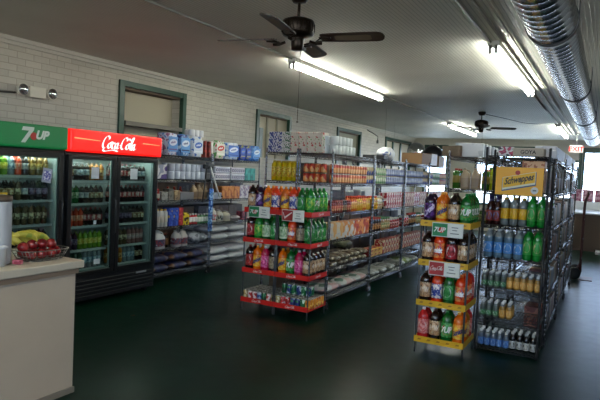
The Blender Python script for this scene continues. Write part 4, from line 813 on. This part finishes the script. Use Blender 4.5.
# fifth tier
BJ = jug('', .2, .14, .26, 'c4c4c0', '2c3450', 'c4c4c0', ['8a2c34', 'd0ccc8']); BJ2 = jug('', .135, .12, .24, 'b8b4ac', '4a4458', 'b8b4ac', ['7a3438', 'c8c4bc'])
single(BJ, 'large white bleach jug beside the cooler', (-5.52, 6.0, .477), H90)
single(bottle('', .2, .045, '2a1a12', '6a4a2c', '8a3c20', None, name='oil_bottle', shape='tall'), 'dark bottle between the white jugs', (-5.56, 6.2, .477), H90)
for i in range(2): single(BJ2, 'medium white jug with purple label, %s from cooler' % ORD[i], (-5.51, 6.37+.145*i, .477), H90, 'medium white jugs')
PLB = sack('', .4, .4, .2, '6a7078', ['9aa0a8', '4a5058'], 'cup_bag', scale=14, rough=.2, seed=41); single(PLB, 'clear plastic bag of white goods at the corner of the wall shelf', (-5.6, 6.82-.02, .477), H90)
WSk = [sack('', .5, .4, .13, 'b0b2b8', ['a4a6ae'], 'sugar_sack', scale=3, seed=s_) for s_ in (51, 52, 53)]
for lv in range(2):
    for i in range(2): single(WSk[(i+lv) % 3], 'white sack on the wall shelf fifth tier, %s from clip strip, %s layer' % (ORD[i], ('lower', 'upper')[lv]), (-5.64, 7.36+.55*i, .477+.123*lv), H90+rnd.uniform(-.06, .06), 'white sacks on the wall shelf')
single(sack('', .25, .26, .08, 'aeb0b6', ['9a9ca4'], 'sugar_sack', scale=3, seed=56), 'small white sack atop the far white sacks', (-5.62, 7.97, .477+.236), H90)
# lowest tier
CH_ = [sack('', .37, .4, .13, '1c2244', ['6a4a30', '2c3464', '8a8478'], 'charcoal_bag', scale=8, seed=s_) for s_ in (61, 62)]
for lv in range(2):
    for i in range(3): single(CH_[(i+lv) % 2], 'dark blue and orange charcoal bag, %s from cooler, %s layer' % (ORD[i], ('lower', 'upper')[lv]), (-5.64, 6.0+.41*i, .132+.134*lv), H90+rnd.uniform(-.08, .08), 'charcoal bags')
for lv in range(2):
    for i in range(2): single(WSk[(i+lv+1) % 3], 'white sack on the lowest wall shelf tier, %s from clip strip, %s layer' % (ORD[i], ('lower', 'upper')[lv]), (-5.64, 7.36+.55*i, .132+.123*lv), H90+rnd.uniform(-.06, .06), 'white sacks on the wall shelf')
# dark cartons added behind the wall shelf goods to block light
for z, tn_, n0, n1 in ((1.162, 'third', 0, 6), (.792, 'fourth', 0, 6), (.477, 'fifth', 0, 2)):
    for i in range(n0, n1): single(DC[(i+int(z*10)) % 3], 'added dark carton at the back of the wall shelf, %s from cooler, %s tier' % (ORD[i], tn_), (-5.86, 5.985+.41*i+(.1 if i > 2 else 0), z), H90, 'added cartons at the back of the wall shelf')
# clip strip of blue packets, mops
s = thing('clip_strip', 'long blue strip of hanging packets on the wall shelf corner', 'display strip', (-5.385, 6.985, .66), H90)
MB().box(-.02, .02, 0, .003, 0, .68).build('strip', M('strip_blue', '2c4a80', .4), s)
for i in range(7):
    q = MB(); q.loft([(0, .05, .004, 3), (.03, .052, .016, 3), (.07, .05, .016, 3), (.1, .048, .004, 3)], 12); q.v = [(x, y-.014, z+.005+i*.094) for x, y, z in q.v]; q.build('packet', PR('3a64a8', ['8ab0d8', '1c346c'], 30, .25), s)
s = thing('squeegee', 'white-handled squeegee hung diagonally at the wall shelf corner', 'tool', (-5.36, 6.93, 1.2))
MB().tube([(-.02, 0, .5), (-.02, .28, .0)], .014, 8).build('handle', M('white_plastic', 'd8d8d4', .4), s); q = MB(); q.rbox(-.02, .03, -.1, .06, .47, .53, .008); q.build('head', M('grey_rubber', '55565a', .6), s); MB().sphere((.021, .29, .01), .014, 8, 6).build('end_cap', M('black_rubber', '141416', .6), s)
s = thing('mop_stick', 'dark mop stick hanging beside the white squeegee', 'tool', (-5.37, 6.82, 1.1)); MB().tube([(0, .03, .58), (.0, -.04, .02)], .011, 8).build('stick', M('dark_stick', '15171c', .4), s); q = MB(); q.rbox(-.03, .03, -.05, .09, .53, .6, .02); q.build('head', M('dark_fabric', '2a2c32', .8), s)

# ================================================================== WINDOW-AISLE SHELF BAYS
VX = -.487; GV = 'goods on the window-aisle shelf'; ws = 'window-aisle shelf'; EN = 'tonic rack'
ci = {}
wbx = carton('white carton on the top tier', .16, .2, .13, 'cfcfd2', ['b8b8c0'], 'tissue_carton', scale=5)
row([(wbx, 7)], VX, 6.22, 1.903, H90, ws, GV, EN, start_i=ci, gap=.02); row([(wbx, 7)], VX, 7.6, 1.903, H90, ws, GV, EN, start_i=ci, gap=.02); row([(wbx, 4)], VX, 8.98, 1.903, H90, ws, GV, EN, start_i=ci, gap=.03)
tw = bottle('tall white bottle', .28, .042, 'c8cad0', 'b0b4bc', 'c8cad0', None, name='shampoo_bottle', shape='tall', lab=(.2, .6)); td = bottle('tall dark bottle', .28, .042, '2a2a34', '5a4a54', '1c1c22', None, name='shampoo_bottle', shape='tall', lab=(.2, .6)); tb_ = bottle('tall brown bottle', .27, .042, '5a3c28', '8a6a4c', '3a2a20', None, name='shampoo_bottle', shape='tall', lab=(.2, .6))
ci = {}
for y0 in (6.22, 7.61, 8.99): row([(tw, 3), (td, 2), (tb_, 2), (tw, 2), (td, 2), (tw, 2), (tb_, 1)], VX, y0, 1.553, H90, ws+' second tier', GV, EN, start_i=ci, gap=.008)
gx = [carton('dark grocery box', .14, .2, .24, '3c3834', ['6a5c4c', '241f1c'], 'grocery_box', scale=12), carton('maroon grocery box', .12, .2, .22, '5a2a26', ['8a5a48'], 'grocery_box', scale=12), carton('grey-blue grocery box', .15, .2, .2, '4a5260', ['8a8e98', '2c3038'], 'grocery_box', scale=12), carton('tan grocery box', .13, .2, .22, '7a6448', ['a89070'], 'grocery_box', scale=12)]
for z, tn in ((1.203, 'third tier'), (.873, 'fourth tier'), (.523, 'fifth tier'), (.163, 'lowest tier')):
    ci = {}
    for y0 in (6.22, 7.61, 8.99):
        rn = [(rnd.choice(gx), 1) for _ in range(8)]; row(rn, VX, y0, z, H90, ws+' '+tn, GV, EN, start_i=ci, gap=.01)
# goods of the middle-aisle side, seen over the yellow rack
single(carton('', .04, .3, .115, '6a5a48', None, 'open_flap_carton', bev=.002), 'brown carton end leaning above the yellow rack', (-1.54, 6.25, 1.903), .9)
ci = {}
thins = [carton('thin white box standing upright', .07, .3, h_, c_, mk_, 'foil_box', scale=6) for h_, c_, mk_ in ((.15, 'd0d2d2', ['b8bcbe']), (.14, '59626a', ['7a828a']), (.15, 'b4b8bc', ['9aa0a4']), (.13, '3c474e', ['5a646a']))]
for i in range(11):
    single(thins[(i*3) % 4], 'thin white or grey box standing upright, %s behind the leaning brown carton' % ORD[i], (-1.36, 6.3+i*.1, 1.903), H90+rnd.uniform(-.06, .06), 'thin white boxes on the shelf top')
TJ2 = jug('', .1, .09, .23, 'b09a7c', '9a8468', 'b8a890', None, 'juice_jug')
for i in range(2): single(TJ2, 'tan juice jug above the yellow rack, %s from the leaning carton' % ORD[i], (-1.375+.11*i, 6.27, 1.553), 0, 'tan juice jugs')
YB_ = bottle('', .25, .04, 'a8b41c', 'c8c83a', '3a7a2c', None, name='juice_bottle', shape='tall', lab=(.3, .65), seg=12); GBt = bottle('', .22, .038, '3a6a24', '8a7a2c', 'b03a20', None, name='juice_bottle', shape='tall', lab=(.3, .65), seg=12)
for i in range(4): single(YB_, 'yellow-green juice bottle beside the advertising board, %s from the tan jugs' % ORD[i], (-1.08, 6.24+.095*i, 1.553), 0, 'yellow-green juice bottles')
for i in range(3): single(GBt, 'green juice bottle between the tan jugs and the yellow-green bottles, %s row' % ('front', 'middle', 'back')[i], (-1.165, 6.25+.09*i, 1.553), 0, 'green juice bottles')
for i in range(3): single(YB_, 'yellow-green juice bottle in the column before the green bottles, %s row' % ('front', 'middle', 'back')[i], (-1.17, 6.56+.095*i, 1.553), 0, 'yellow-green juice bottles')
for i in range(3): single(GBt, 'green juice bottle on the cooler side of the tan jugs, %s row' % ('front', 'middle', 'back')[i], (-1.475, 6.25+.09*i, 1.553), 0, 'green juice bottles')
jj = [SJ('small tan jar', '8a7048', 'b8a070', '7a7a74', ['d0c090', '5a4428'], .15, .036), SJ('small green jar', '4a6a34', '8a9a5a', 'c8c4bc', ['d0d0a0', '304a20'], .15, .036)]
ci = {}
row([(jj[0], 4), (jj[1], 2)], 6.19, -1.55, 1.203, 0, 'behind the yellow rack bottles', 'small jars behind the yellow rack', 'cooler side', start_i=ci)
# hand truck at the far end
s = thing('hand_truck', 'dark red hand truck standing at the far end of the window-aisle shelf', 'hand truck', (-.36, 11.2, 0), PI)
HR = M('dark_red_paint', '4a1a18', .45)
q = MB(); q.tube(catmull([(0, -.2, .1), (0, -.2, 1.25), (-.03, -.19, 1.45), (-.05, -.12, 1.53), (-.05, .12, 1.53), (-.03, .19, 1.45), (0, .2, 1.25), (0, .2, .1)], 5), .017, 8)
for zz in (.35, .7, 1.05): q.tube([(0, -.2, zz), (0, .2, zz)], .012, 6)
q.build('frame', HR, s); MB().box(-.2, .01, -.22, .22, .0, .012).build('toe_plate', HR, s)
MB().tube([(.09, -.24, .11), (.09, .24, .11)], .01, 6).build('axle', M('iron_hook', '565650', .6, .5), s)
for sy in (-.22, .22):
    q = MB(); q.lathe([(.04, -.02), (.1, -.025), (.11, 0), (.1, .025), (.04, .02)], 20, 0, (0, 0, 0), 'y'); q.v = [(x+.09, y+sy, z+.11) for x, y, z in q.v]; q.build('wheel', M('caster_rubber', '1d1e20', .6), s)
    MB().tube([(0, sy*.9, .3), (.09, sy*.9, .11)], .01, 6).build('axle_brace', HR, s)

# ================================================================== COOLERS (front faces local -Y, turned to face +X)
BLK = M('cooler_black', '101113', .35); INW = M('cooler_white', '98a2a0', .4); SHW = M('cooler_wire', 'd4dcda', .35, .3); DGL = GLASS('cooler_glass', 'dfe9e6', .035)
LAMP = M('cooler_lamp', 'ffffff', .4, emit='f0fffa', es=45.)
def cooler(label, y0, W, doors, hz, hmat, shelves, lamp_es=1.):
    u = thing('drinks_cooler', label, 'cooler', (-5.22, y0, 0), H90, 'drinks coolers'); Dp = .72; H = 2.0
    q = MB(); q.box(0, .04, .03, Dp, .05, H); q.box(W-.04, W, .03, Dp, .05, H); q.box(.04, W-.04, Dp-.03, Dp, .05, H); q.box(.04, W-.04, .03, Dp-.03, 1.74, H); q.box(.04, W-.04, .03, Dp-.03, .05, .36); q.rbox(0, W, 0, .03, 1.70, hz, .004); q.build('cabinet', BLK, u)
    q = MB(); q.box(.045, .05, .06, Dp-.04, .36, 1.735); q.box(W-.05, W-.045, .06, Dp-.04, .36, 1.735); q.box(.05, W-.05, Dp-.04, Dp-.035, .36, 1.735); q.box(.05, W-.05, .06, Dp-.04, .36, .365); q.box(.05, W-.05, .06, Dp-.04, 1.73, 1.735); q.build('liner', INW, u)
    q = MB(); q.rbox(0, W, 0, .04, .05, .34, .004)
    for i in range(5): q.rbox(.03, W-.03, -.012, .005, .075+i*.045, .1+i*.045, .004)
    q.build('grille', M('grille_black', '1c1e20', .4), u)
    for a in (.06, W-.1): MB().box(a, a+.04, .06, .12, 0, .05).build('foot', BLK, u)
    for a in (.06, W-.1): MB().box(a, a+.04, Dp-.12, Dp-.06, 0, .05).build('foot', BLK, u)
    for a, c in doors:
        d = MB(); fr = .055; zb, zt = .345, 1.725
        for x0, x1, z0, z1 in ((a, a+fr, zb, zt), (c-fr, c, zb, zt), (a+fr, c-fr, zb, zb+.05), (a+fr, c-fr, zt-.045, zt)): d.rbox(x0, x1, -.03, .015, z0, z1, .004)
        d = d.build('door', BLK, u); MB().box(a+fr-.003, c-fr+.003, -.012, -.006, zb+.045, zt-.04).build('glass', DGL, d)
        q = MB(); x0, x1, z0, z1 = a+fr, c-fr, zb+.05, zt-.045
        for p in ((x0, x0+.012, z0, z1), (x1-.012, x1, z0, z1), (x0+.012, x1-.012, z0, z0+.012), (x0+.012, x1-.012, z1-.012, z1)): q.box(p[0], p[1], -.004, .014, p[2], p[3])
        q.build('gasket', M('gasket_grey', '8a9694', .5), d)
        q = MB(); q.tube([(c-.028, -.03, .8), (c-.028, -.06, .82), (c-.028, -.06, 1.2), (c-.028, -.03, 1.22)], .009, 6); q.build('handle', M('handle_black', '1c1d20', .35), d)
        q = MB(); q.cyl((a+fr+.02, .11, 1.715), .009, c-a-2*fr-.04, 8, 0, 'x'); q.build('lamp_tube', LAMP, u)
        for z in shelves:
            q = MB(); x0, x1 = a+.02, c-.02
            x0 = max(x0, .055); x1 = min(x1, W-.055); n = int((x1-x0)/.03)
            for i in range(n+1): q.tube([(x0+(x1-x0)*i/n, .1, z-.004), (x0+(x1-x0)*i/n, Dp-.06, z-.004)], .0025, 4)
            q.box(x0, x1, .09, .097, z-.022, z+.006); q.tube([(x0, Dp-.06, z-.006), (x1, Dp-.06, z-.006)], .004, 5); q.tube([(x0, .35, z-.01), (x1, .35, z-.01)], .004, 5); q.build('shelf', SHW, u)
    hd = MB(); hd.rbox(.006, W-.006, -.075, .03, hz, 2.005, .02, 0, 3); return u, hd.build('sign_box', hmat, u)
REDL = M('backlit_red', 'c01414', .35, emit='ff1a12', es=.6); GRNL = M('green_header', '08502a', .35, emit='087038', es=.3)
CY, CW = 4.185, 1.435; GYY, GWD = 2.51, 1.655
CSH = [.40, .627, .9, 1.165, 1.43]; GSH = [.42, .69, .955, 1.215, 1.475]
cu, hd = cooler('black two-door drinks cooler under a backlit red cola sign', CY, CW, [(.02, .712), (.722, 1.415)], 1.755, REDL, CSH)
WHT = M('sign_glow_white', 'f4ece8', .4, emit='ffffff', es=.6)
stand(script_mb(.54, .2, 1.1), .7, -.0785, 1.875).build('lettering', WHT, hd)
q = MB(); q.join(stand(MB().add([(0, 0, 0), (.36, -.008, 0), (.36, -.002, 0), (0, .014, 0)], [(0, 1, 2, 3)]), .05, -.0765, 1.9)); q.join(stand(MB().add([(0, 0, 0), (.3, -.006, 0), (.3, 0, 0), (0, .01, 0)], [(0, 1, 2, 3)]), 1.08, -.0765, 1.905)); q.build('highlight_line', M('sign_glow_orange', 'ff9060', .4, emit='ff9a60', es=.7), hd)  # highlight on the lit header, put in as glowing orange streaks
MB().box(1.1, 1.28, -.016, -.012, .262, .285).build('badge', M('badge_silver', 'b8bcc0', .4, .5), cu)
cg, hg = cooler('black drinks cooler under a green lemon-lime sign, next to the counter', GYY, GWD, [(.02, .78), (.79, 1.635)], 1.765, GRNL, GSH)
def seven(x, z, k, par):
    q = MB().add([(-.055, .07, 0), (.06, .07, 0), (.062, .045, 0), (-.0, -.075, 0), (-.045, -.075, 0), (.012, .035, 0), (-.06, .035, 0)], [(0, 6, 5, 1), (1, 5, 2), (2, 5, 4, 3)])
    q.v = [((vx+.2*vy)*k, vy*k, 0) for vx, vy, _ in q.v]; stand(q, x-.09*k, -.0785, z).build('numeral', M('sign_white2', 'd8dcd4', .4), par)
    dsc = stand(disc_mb(.036*k, .036*k), x-.02*k, -.0795, z-.012*k).build('dot', M('sign_red2', 'b4221c', .4), par)
    tb = text_mb('UP', .085*k, .3, .05); stand(tb, x+.075*k, -.0805, z+.004).build('lettering', M('sign_white2', 'd8dcd4', .4), par)
seven(1.25, 1.895, 1.1, hg); seven(.3, 1.9, 1.0, hg)
FXL = GLASS('frost', 'c0c8c8', .2)
def decal(par, nm_, x0, x1, z0, z1, col, inner=None, rot=0., y=-.0135):
    q = quad_mb(-(x1-x0)/2, (x1-x0)/2, -(z1-z0)/2, (z1-z0)/2); a = stand(q, (x0+x1)/2, y, (z0+z1)/2, rot).build(nm_, M('sticker_'+col, col, .5), par)
    if inner: stand(quad_mb(-(x1-x0)*.36, (x1-x0)*.36, -(z1-z0)*.33, (z1-z0)*.33), (x0+x1)/2, y-.0012, (z0+z1)/2, rot).build('sticker_print', PR(inner, ['d8d8e4', '34348a'], 45, .5) if inner != 'cfcac0' else M('sticker_print_pale', 'b8ae98', .5), a)
gdoor = [c for c in cg.children if c.name.startswith('door')][1]
decal(gdoor, 'sticker', 1.385, 1.5, 1.41, 1.56, '9aa0b4', '5a5aa0', -.15); decal(gdoor, 'sticker', .87, 1.0, 1.21, 1.31, 'c8a428', 'cfcac0')
stand(disc_mb(.045, .045), .87, -.0135, 1.665).build('sticker', M('sticker_red', 'b83a28', .5), gdoor)
# bottles in the coolers
HB, RBt = .205, .0325
def fb(d, liq, lab_, cap, mk=None, H=HB, oval=None): return bottle(d, H, RBt, liq, lab_, cap, None, name='drink_bottle', lab=(.3, .62), marks=mk, oval=oval, seg=12)
f_cola = fb('cola bottle with red label', '1a0a08', 'a02020', 'a02020', ['d8c0b8', '601010']); f_dk = fb('dark soda bottle with pale label', '1c100c', 'c4b898', '2a2a2a', ['8a6a40', 'e0d8c4']); f_gr = fb('green soda bottle', '1c6a30', '4a9a50', '1c6a30', ['c8d0b8', '0c4a20']); f_or = fb('orange-red soda bottle', 'c03c1c', 'd06838', 'c8583c', ['e0b098', '8a2414'])
f_pu = fb('purple juice bottle', '3a2038', '6a5070', '3a3a3a', ['a090a8', '2c1430']); f_li = fb('lime soda bottle with yellow label', '6a9a20', 'c8c030', '5a8a20', ['e0e070', '4a7a18']); f_dp = fb('dark bottle with purple label', '180c14', '4a3458', '201820', ['8a7890', '281830']); f_tn = fb('tan tea bottle', '5a4a30', 'c8bc98', '8a8478', ['6a5a40', 'c8c0a8'])
f_pk = fb('pink tea bottle', '8a5a58', 'b08a88', '8a8080', ['c8b0b0', '6a3c40']); f_og = fb('orange juice bottle', 'a8641c', 'c08840', '9a8a70', ['d0b070', '6a3c10']); f_cl = fb('clear water bottle', '7a8890', '6a90a8', 'a8b0b4', ['c0ccd4', '34648a']); f_dg = fb('dim green bottle', '2a4a38', '5a7a68', '6a7a78', ['9ab0a4', '1c3428'])
f_wh = fb('white-labelled cola bottle', '20120e', 'b8b8b4', 'b0b4b4', ['7a8a98', 'd0d4d4']); f_tan = fb('amber tea bottle', '7a5a24', 'a8843c', '5a5a54', ['c8b070', '4a3414'])
def fill(cool_y, x0, x1, z, runs, where, group):
    n = sum(c for _, c in runs); t = 0; cnt = {}; pitch = (x1-x0)/n
    for p, c in runs:
        for i in range(c):
            k = cnt.get(p.desc, 0); cnt[p.desc] = k+1
            for dp in range(2): place(p, '%s, %s along, %s row, %s' % (p.desc, ORD[k], ('front', 'second')[dp], where), group, (-5.22-.1-.04-dp*.075, cool_y+x0+pitch*(t+.5), z+.003), H90+rnd.uniform(-.4, .4))
            t += 1
L0, L1 = (.09, .66), (.78, 1.35)
tn = ['lowest shelf', 'fourth shelf', 'third shelf', 'second shelf', 'top shelf']
NB, FBd = 'red-signed cooler, counter-side door', 'red-signed cooler, far door'; GC0, GC1 = 'bottles in the red-signed cooler', 'bottles in the green-signed cooler'
for z, rn, t_ in zip(CSH, ([(f_dg, 4), (f_cl, 4)], [(f_pu, 3), (f_li, 5)], [(f_or, 4), (f_cola, 4)], [(f_gr, 3), (f_wh, 2), (f_dk, 3)], [(f_dk, 2), (f_wh, 3), (f_og, 3)]), tn): fill(CY, *L0, z, rn, t_+', '+NB, GC0)
for z, rn, t_ in zip(CSH, ([(f_og, 3), (f_cl, 3), (f_dk, 2)], [(f_tn, 4), (f_pk, 4)], [(f_dp, 5), (f_dk, 3)], [(f_cola, 8)], [(f_cola, 6), (f_wh, 2)]), tn): fill(CY, *L1, z, rn, t_+', '+FBd, GC0)
for z, rn, t_ in zip(GSH, ([(f_dk, 4), (f_dg, 5)], [(f_dk, 9)], [(f_pk, 1), (f_tn, 8)], [(f_dk, 4), (f_tn, 1), (f_wh, 1), (f_dp, 3)], [(f_gr, 2), (f_li, 1), (f_cl, 1), (f_or, 1), (f_wh, 1), (f_tan, 3)]), tn): fill(GYY, .86, 1.57, z, rn, t_+', green-signed cooler', GC1)
for i, (door, x, z) in enumerate(((0, .35, 1.46), (1, .95, 1.46), (0, .42, .46), (0, .4, .93))):
    dd = [c for c in cu.children if c.name.startswith('door')][door]
    w2, h2 = ((.11, .13), (.12, .13), (.09, .06), (.04, .045))[i]
    decal(dd, 'price_card', x, x+w2, z, z+h2, 'c4ccd0', None)

# ================================================================== COUNTER
CTX = -3.27; ctr = thing('shop_counter', 'beige shop counter with an overhanging pale laminate top', 'counter', (-3.6, 1.2, 0))
CBODY = M('counter_beige', '9c9080', .6); t, b, N = nodes(CBODY); tc = N('TexCoord'); ns = N('TexNoise'); ns.inputs['Scale'].default_value = 3; ns.inputs['Detail'].default_value = 5; t.links.new(tc.outputs['Object'], ns.inputs['Vector'])
r = N('ValToRGB'); r.color_ramp.elements[0].color = (*lin('b09d88'), 1); r.color_ramp.elements[1].color = (*lin('c2b09a'), 1); t.links.new(ns.outputs['Fac'], r.inputs[0]); t.links.new(r.outputs[0], b.inputs['Base Color'])
MB().box(-.42, .322, -1.6, 1.54, .0, .888).build('body', CBODY, ctr)
MB().rbox(-.45, .355, -1.63, 1.59, .895, .95, .008, 0, 3).build('worktop', M('worktop_laminate', 'c0b39e', .35), ctr)
MB().box(-.42, .342, -1.6, 1.552, .86, .896).build('shadow_strip', M('shadow_strip_brown', '7a6654', .55), ctr)  # brown strip painted in for the shadow under the worktop
MB().box(-.42, .337, -1.6, 1.547, 0, .04).build('kick_strip', M('kick_strip', '7c7264', .6), ctr)
# wire basket of apples
BX, BY = -3.475, 2.6
s = thing('fruit_basket', 'low wire basket on the counter holding red apples', 'basket', (BX, BY, .951)); WIR = M('basket_wire', '77746e', .35, .8)
q = MB()
def rr(a, b2, z, n=28): return [(a*math.copysign(abs(math.cos(2*PI*k/n))**.6, math.cos(2*PI*k/n)), b2*math.copysign(abs(math.sin(2*PI*k/n))**.6, math.sin(2*PI*k/n)), z) for k in range(n)]
for a, b2, z, rad in ((.1, .14, .004, .003), (.115, .165, .04, .002), (.125, .185, .075, .0035)): q.tube(rr(a, b2, z), rad, 5, 0, True)
for k in range(28):
    A, B_, D_ = rr(.1, .14, .004)[k], rr(.115, .165, .04)[k], rr(.125, .185, .075)[k]; q.tube([A, B_, D_], .0016, 4)
for k in range(7): q.tube([(-.09, -.12+.04*k, .004), (.09, -.12+.04*k, .004)], .0016, 4)
q.build('wire_basket', WIR, s)
def apple_proto(seed):
    r = random.Random(seed); R = .038; prof = []
    for i in range(13):
        a = PI*i/12; prof.append((max(.001, R*(math.sin(a)*(1+.08*math.cos(a)))), R-R*.9*math.cos(a)-.0+(-.009 if i == 12 else (.004 if i == 0 else 0))))
    q = MB().lathe(prof, 16); st = MB().tube([(0, 0, R*1.7), (.004, 0, R*2.05)], .0018, 5)
    return Proto('apple', '', 'apple', 2*R, 2*R, 2*R, [('apple', q.mesh('apple', PR('7a1218', ['8f2a26', '5a0c12'], 20, .25)), 0), ('stem', st.mesh('stem', M('apple_stem', '3a2818', .7)), 0)])
AP = [apple_proto(i) for i in range(3)]
pts = [(-.05, -.1, .008), (.04, -.1, .008), (-.05, -.02, .008), (.04, -.02, .008), (-.05, .06, .008), (.04, .06, .008), (0, .125, .01), (-.01, -.06, .07), (-.01, .02, .07), (.0, .085, .068), (.0, -.135, .06)]
for i, (x, y, z) in enumerate(pts): single(AP[i % 3], 'red apple in the wire basket, ' + ('%s of the lower layer from the shop counter end' % ORD[i] if i < 7 else '%s resting on top of the others' % ORD[i-7]), (BX+x, BY+y, .951+z), rnd.uniform(0, 6), 'red apples in the basket')
# bananas
s = thing('banana_bunch', 'bunch of yellow-green bananas behind the apple basket', 'bananas', (-3.76, 2.6, .886)); s.scale = (1.25, 1.2, 1.45); BAN = PR('b4ac3c', ['c8bc50', '8a9a38'], 14, .45)
for i in range(9):
    a0 = -.5+.13*i; q = MB(); sec = []; L = .22
    cp = []
    for k in range(9):
        u = k/8; ang = -1.0+2.0*u; cp.append((.105*math.sin(ang), .0, .105*math.cos(ang)))
    rad = [.006, .013, .017, .019, .0195, .019, .017, .012, .004]
    P_ = [Vector(p) for p in cp]; vs = []
    for k, p in enumerate(P_):
        d = (P_[min(k+1, 8)]-P_[max(k-1, 0)]).normalized(); u_ = Vector((0, 1, 0)); w_ = d.cross(u_)
        for j in range(8): qa = 2*PI*j/8; vs.append(p+rad[k]*(math.cos(qa)*u_+math.sin(qa)*w_))
    fs = [(k*8+j, k*8+(j+1) % 8, (k+1)*8+(j+1) % 8, (k+1)*8+j) for k in range(8) for j in range(8)]+[tuple(range(7, -1, -1)), tuple(64+j for j in range(8))]
    q.add(vs, fs, 0, True); q.xf(Matrix.Translation((.03*(i % 3)-.03, -.14+.034*i, .03+.012*(i % 2))) @ Matrix.Rotation(a0*.6+1.1, 4, 'Z')); q.build('banana', BAN, s)
LIM = MB(); LIM.sphere((0, 0, .026), .026, 12, 8, 0, (1.15, 1, 1)); LP = Proto('lime', '', 'lime', .06, .05, .05, [('lime', LIM.mesh('lime', M('lime_green', '2f6a2a', .4)), 0), ('stem_end', MB().sphere((.03, 0, .026), .005, 6, 5).mesh('stem_end', M('apple_stem', '3a2818', .7)), 0)])
for i, (x, y) in enumerate(((-3.59, 2.4), (-3.62, 2.345), (-3.66, 2.41))): single(LP, 'green lime beside the bananas, %s from the basket' % ORD[i], (x, y, .951), rnd.uniform(0, 3), 'limes on the counter')
s = single(carton('', .06, .035, .03, '9a3a48', ['c87080'], 'candy_box', scale=40), 'small pink candy box beside the fruit basket', (-3.4, 2.375, .951), .4)
# white container at the counter edge
s = thing('drink_dispenser', 'tall white plastic container with a brown lid on the counter', 'container', (-3.5, 2.3, .951))
MB().lathe([(.07, 0), (.078, .01), (.08, .05), (.08, .4), (.076, .42)], 24).build('tank', M('milky_plastic', 'a8a8aa', .4), s); MB().lathe([(.082, .415), (.084, .425), (.08, .45), (.04, .456)], 24).build('lid', M('brown_lid', '4a3a2c', .5), s)
s = thing('foam_cup', 'white foam cup before the tall white container', 'cup', (-3.405, 2.255, .951)); MB().lathe([(.03, 0), (.043, .115), (.046, .118), (.043, .121), (.038, .115), (.026, .01)], 20).build('cup_wall', M('foam_white', 'b8b8b8', .7), s); MB().lathe([(.047, .118), (.047, .126), (.04, .13)], 20).build('lid', M('foam_lid', 'c4c4c4', .5), s)
tag(MB().add([(-.03, -.01, .002), (0, -.02, .002), (.03, 0, .004), (.01, .02, .006), (-.02, .015, .003), (-.03, -.01, .004), (0, -.02, .004), (.03, 0, .006), (.01, .02, .008), (-.02, .015, .005)], [(4, 3, 2, 1, 0), (5, 6, 7, 8, 9)]+[(i, (i+1) % 5, 5+(i+1) % 5, 5+i) for i in range(5)]).build('wrapper_scrap', M('scrap_brown', '6a4a38', .7), None, (-4.45, 4.5, 0)), 'small crumpled wrapper on the green floor before the coolers', 'litter')

# ================================================================== CAMERA, WORLD, RENDER
yaw, pitch, roll = (math.radians(a) for a in (28.6, -2.83, 2.77))
fw_ = Vector((-math.sin(yaw)*math.cos(pitch), math.cos(yaw)*math.cos(pitch), math.sin(pitch))); rt = Vector((math.cos(yaw), math.sin(yaw), 0)); up = rt.cross(fw_)
rt2 = math.cos(roll)*rt+math.sin(roll)*up; up2 = -math.sin(roll)*rt+math.cos(roll)*up
cd = bpy.data.cameras.new('camera'); cd.sensor_width = 36; cd.lens = 565/600*36; cam = ob('camera', cd)
cam.matrix_world = Matrix(((rt2.x, up2.x, -fw_.x, 0), (rt2.y, up2.y, -fw_.y, 0), (rt2.z, up2.z, -fw_.z, 1.65), (0, 0, 0, 1)))
bpy.context.scene.camera = cam
wd = bpy.data.worlds.new('daylight'); wd.use_nodes = True; bg = wd.node_tree.nodes['Background']; t = wd.node_tree; tc = _node(t, 'TexCoord', {}); sp = _node(t, 'SeparateXYZ', {}); r = _node(t, 'ValToRGB', {})
t.links.new(tc.outputs['Generated'], sp.inputs[0]); mr = _node(t, 'MapRange', {}); mr.inputs['From Min'].default_value = -1; t.links.new(sp.outputs[2], mr.inputs[0]); t.links.new(mr.outputs[0], r.inputs[0])
e = r.color_ramp.elements; e[0].position = 0; e[0].color = (2.2, 2.05, 1.75, 1); e[1].position = 1; e[1].color = (.42, .62, 1, 1); x = e.new(.49); x.color = (1.3, 1.24, 1.1, 1); x = e.new(.51); x.color = (.66, .82, 1, 1)  # ground half of the world brightened to light the ceiling
t.links.new(r.outputs[0], bg.inputs[0]); bg.inputs[1].default_value = 7.5; bpy.context.scene.world = wd
for i, (a, c, yy, s_) in enumerate(((-5.7, -4.93, YF+.25, -1), (-3.95, -1.5, YF+.25, -1), (-.74, 1.9, YF+.25, -1), (-3.4, 2.8, YB-.25, 1))):  # last portal serves the added back window
    l = bpy.data.lights.new('window_portal', 'AREA'); l.shape = 'RECTANGLE'; l.size = c-a; l.size_y = 2.1; l.cycles.is_portal = True
    o = ob('window_portal', l, None, ((a+c)/2, yy, 1.65)); o.rotation_euler = (s_*PI/2, 0, 0)
l = bpy.data.lights.new('window_portal', 'AREA'); l.shape = 'RECTANGLE'; l.size = 5.5; l.size_y = .9; l.cycles.is_portal = True  # portal of the added side window
o = ob('window_portal', l, None, (XR+.25, .25, 2.45)); o.rotation_euler = (PI/2, 0, PI/2)
sc = bpy.context.scene; vs_ = sc.view_settings; vs_.view_transform = 'Standard'; vs_.look = 'None'; vs_.exposure = .7; vs_.gamma = 1.; vs_.use_curve_mapping = False
sc.cycles.max_bounces = 6; sc.cycles.transparent_max_bounces = 12; sc.cycles.use_denoising = True; sc.cycles.caustics_reflective = False; sc.cycles.caustics_refractive = False; sc.cycles.sample_clamp_indirect = 4
